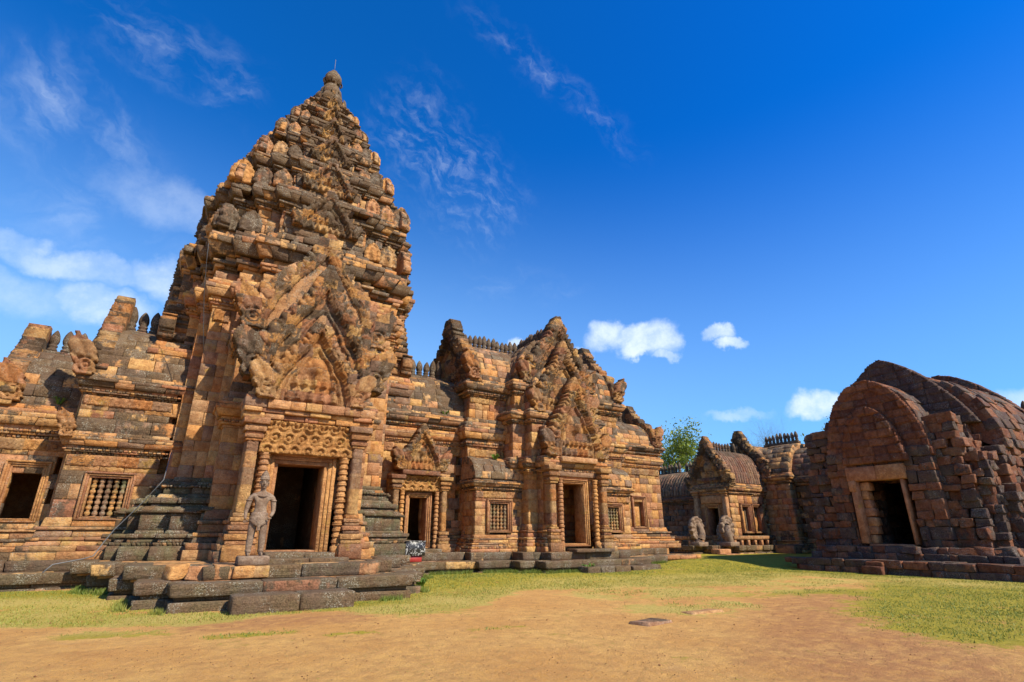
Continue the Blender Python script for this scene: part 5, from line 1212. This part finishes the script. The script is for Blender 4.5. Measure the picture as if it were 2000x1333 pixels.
nz1 = fbm(pp*.9, 4).reshape(gx.shape)
gm = np.clip(grass_mask(gx, gy)+.0*nz1, 0, 1); dm = dry_mask(gx, gy); rm = red_mask(gx, gy)
mb = MB(); ny_, nx_ = gx.shape; idg = np.arange(gx.size).reshape(gx.shape)
V = np.stack([gx, gy, gzv], -1).reshape(-1, 3); q = np.stack([idg[:-1, :-1], idg[:-1, 1:], idg[1:, 1:], idg[1:, :-1]], -1).reshape(-1, 4)
mb.add(V, q)
def ground_mat():
    m, t, b = new_mat('earth_and_grass'); at = t.new('ShaderNodeAttribute', attribute_name='cover'); sp = t.new('ShaderNodeSeparateColor'); t.l.new(at.outputs['Color'], sp.inputs[0])
    P = t.new('ShaderNodeNewGeometry').outputs['Position']
    n1 = t.noise(P, .55, 6, .6); n2 = t.noise(P, 3.5, 6, .65); n3 = t.noise(P, 22, 5, .7); n4 = t.noise(P, 90, 3, .7)
    dirt = t.mix(t.map(n1, .3, .7), (.60, .30, .078), (.72, .42, .125)); dirt = t.mix(t.map(n2, .35, .7, 0, .6), dirt, (.37, .17, .07)); dirt = t.mix(t.map(n3, .45, .6, 0, .7), dirt, (.56, .31, .12))
    trk = t.noise(t.scalev(P, .7, 1.5, 1), 1.0, 6, .75); dirt = t.mix(t.map(trk, .52, .68, 0, .45), dirt, (.42, .20, .07)); dirt = t.mix(t.map(trk, .42, .28, 0, .5), dirt, (.56, .33, .14))
    dirt = t.mix(t.map(n4, .54, .66, 0, .8), dirt, (.21, .10, .04)); dirt = t.mix(t.math('MULTIPLY', t.map(n3, .56, .62), t.map(n2, .5, .62, 0, .7)), dirt, (.36, .30, .06))
    dirt = t.mix(t.math('MULTIPLY', sp.outputs[2], t.map(n2, .3, .6, .15, .6)), dirt, (.33, .14, .065))
    gr = t.mix(t.map(n2, .3, .7), (.19, .175, .012), (.38, .29, .025)); gr = t.mix(t.map(n3, .4, .65, 0, .7), gr, (.42, .32, .07)); gr = t.mix(t.map(n4, .55, .7, 0, .6), gr, (.08, .10, .012))
    straw = t.mix(t.map(n3, .4, .6), (.42, .29, .07), (.52, .40, .12))
    gr = t.mix(t.math('MULTIPLY', sp.outputs[1], t.map(n1, .35, .6, .35, .95)), gr, straw)
    f = t.math('ADD', sp.outputs[0], t.math('ADD', t.math('MULTIPLY', t.math('SUBTRACT', n1, .5), 2.2), t.math('ADD', t.math('MULTIPLY', t.math('SUBTRACT', n2, .5), 1.9), t.math('MULTIPLY', t.math('SUBTRACT', n3, .5), 1.2))))
    t.l.new(t.mix(t.map(f, .38, .72), dirt, gr), b.inputs['Base Color']); b.inputs['Roughness'].default_value = .95; b.inputs['Specular IOR Level'].default_value = .1
    h = t.math('ADD', t.math('ADD', t.math('MULTIPLY', n3, .6), t.math('MULTIPLY', t.map(t.voro(P, 3.2), .0, .35, -.35, 0), 1.0)), t.math('ADD', n2, t.math('MULTIPLY', n4, .4))); t.l.new(bump(t, h, 1.0, .05), b.inputs['Normal'])
    return m
G = mb.build('ground', ground_mat(), None, smooth=True); tag(G, kind='structure')
ca = G.data.attributes.new('cover', 'FLOAT_COLOR', 'POINT'); ca.data.foreach_set('color', np.stack([gm, dm, rm, gm*0+1], -1).astype(np.float32).ravel())
# short grass
n = 420000; x = rng.uniform(-9, 30, n); y = rng.uniform(4, 24, n); keep = rng.random(n) < np.clip(grass_mask(x, y)+.55*fbm(np.stack([x, y, x*0], -1)*1.2, 4)-.5, 0, .75)
def inside(poly, x, y, grow=0):
    P = offset_poly(poly, grow); r = np.zeros(x.shape, bool); n_ = len(P)
    for i in range(n_):
        (x0, y0), (x1, y1) = P[i], P[(i+1) % n_]; c_ = ((y0 > y) != (y1 > y)); r ^= c_ & (x < (x1-x0)*(y-y0)/(y1-y0+1e-12)+x0)
    return r
keep &= ~inside(LOW, x, y, .0) & ~((x > 26) & (y < 16.3) & (y > 6.9)) & ((y < 17) | (x < 26))
x, y = x[keep], y[keep]
# denser, taller tufts along the foot of the terrace
ex, ey = [], []
P = offset_poly(LOW, .12)
for i in range(len(P)-3):
    L = np.linalg.norm(P[i+1]-P[i]); k_ = int(L*420); t_ = rng.random(k_); sel = vnoise(np.stack([(P[i][0]+t_*(P[i+1]-P[i])[0])*1.3, (P[i][1]+t_*(P[i+1]-P[i])[1])*1.3, t_*0], -1), 3) > -.1
    d_ = (P[i+1]-P[i])/L; no = np.array((d_[1], -d_[0])); o_ = np.abs(rng.normal(0, .10, k_))
    ex.append((P[i][0]+t_*(P[i+1]-P[i])[0]+no[0]*o_)[sel]); ey.append((P[i][1]+t_*(P[i+1]-P[i])[1]+no[1]*o_)[sel])
k_ = 2600; ex.append(rng.uniform(1.7, 4.1, k_)); ey.append(14.68+np.abs(rng.normal(0, .05, k_))); 
ex = np.concatenate(ex); ey = np.concatenate(ey); tall = np.concatenate([np.zeros(len(x)), np.ones(len(ex))]); x = np.concatenate([x, ex]); y = np.concatenate([y, ey]); n = len(x)
z = gz(x, y)-.01; h = np.where(tall > 0, rng.uniform(.06, .17, n), rng.uniform(.02, .055, n)); z = z+np.where((y > 14.66) & (y < 14.9) & (x > 1.6) & (x < 4.2) & (tall > 0), .1, 0)
a = rng.random(n)*6.283; w = np.where(tall > 0, .010, .013); ln = rng.normal(0, .4, (n, 2))*h[:, None]
V = np.stack([np.stack([x-w*np.cos(a), y-w*np.sin(a), z], -1), np.stack([x+w*np.cos(a), y+w*np.sin(a), z], -1), np.stack([x+ln[:, 0], y+ln[:, 1], z+h], -1)], 1).reshape(-1, 3)
dd = dry_mask(x, y); tn = np.clip(rng.random(n)*.45+.25+.4*dd-.45*tall*rng.random(n), 0, 1)
mb = MB(); mb.add(V, t=np.arange(3*n).reshape(-1, 3), aq=np.stack([tn, tn*0, tn*0], -1)); gs = mb.build('grass', M_GRASS); tag(gs, 'short yellow green grass around the temple terraces', 'grass', kind='stuff')
n = 1500; x = rng.uniform(-4, 24, n); y = rng.uniform(4.5, 17, n); k_ = ~inside(LOW, x, y, .1) & (x < 25.5); x, y = x[k_], y[k_]; n = len(x); a = rng.random(n)*6.28; s_ = rng.uniform(.01, .026, n)
q_ = np.stack([np.cos(a), np.sin(a)], 1)*s_[:, None]; r_ = np.stack([-np.sin(a), np.cos(a)], 1)*s_[:, None]*.5; z = gz(x, y)+.012
V = np.stack([np.concatenate([np.stack([x, y], 1)+f_*q_+g_*r_, (z+dz*s_)[:, None]], 1) for f_, g_, dz in ((-1, 0, .2), (0, -1, 0), (1, 0, .5), (0, 1, .3))], 1).reshape(-1, 3)
mb = MB(); mb.add(V, np.arange(4*n).reshape(-1, 4), aq=np.stack([rng.random(n), np.zeros(n), np.zeros(n)], -1)); lt = mb.build('fallen_leaves', leaf_mat('dry_leaves', (.16, .07, .025), (.42, .24, .09))); tag(lt, 'small dry leaves scattered over the earth and grass', 'fallen leaves', kind='stuff')
# scattered pebbles and crumbs of earth
n = 4500; x = rng.uniform(-4, 22, n); y = rng.uniform(4, 15, n); s_ = rng.uniform(.004, .013, n)*np.where(rng.random(n) < .02, 2.2, 1)
oc = np.array([(1, 0, 0), (0, 1, 0), (-1, 0, 0), (0, -1, 0), (0, 0, .7), (0, 0, -.5)]); tf = np.array([(0, 1, 4), (1, 2, 4), (2, 3, 4), (3, 0, 4), (1, 0, 5), (2, 1, 5), (3, 2, 5), (0, 3, 5)])
V = (np.stack([x, y, gz(x, y)+.004], -1)[:, None]+oc[None]*s_[:, None, None]*rng.uniform(.6, 1.3, (n, 6, 1))).reshape(-1, 3)
mb = MB(); mb.add(V, t=(tf[None]+np.arange(n)[:, None, None]*6).reshape(-1, 3), aq=(.3, .3, 0)); pb = mb.build('pebbles', M_STONE); tag(pb, 'tiny pebbles scattered over the bare earth', 'pebbles', kind='stuff')
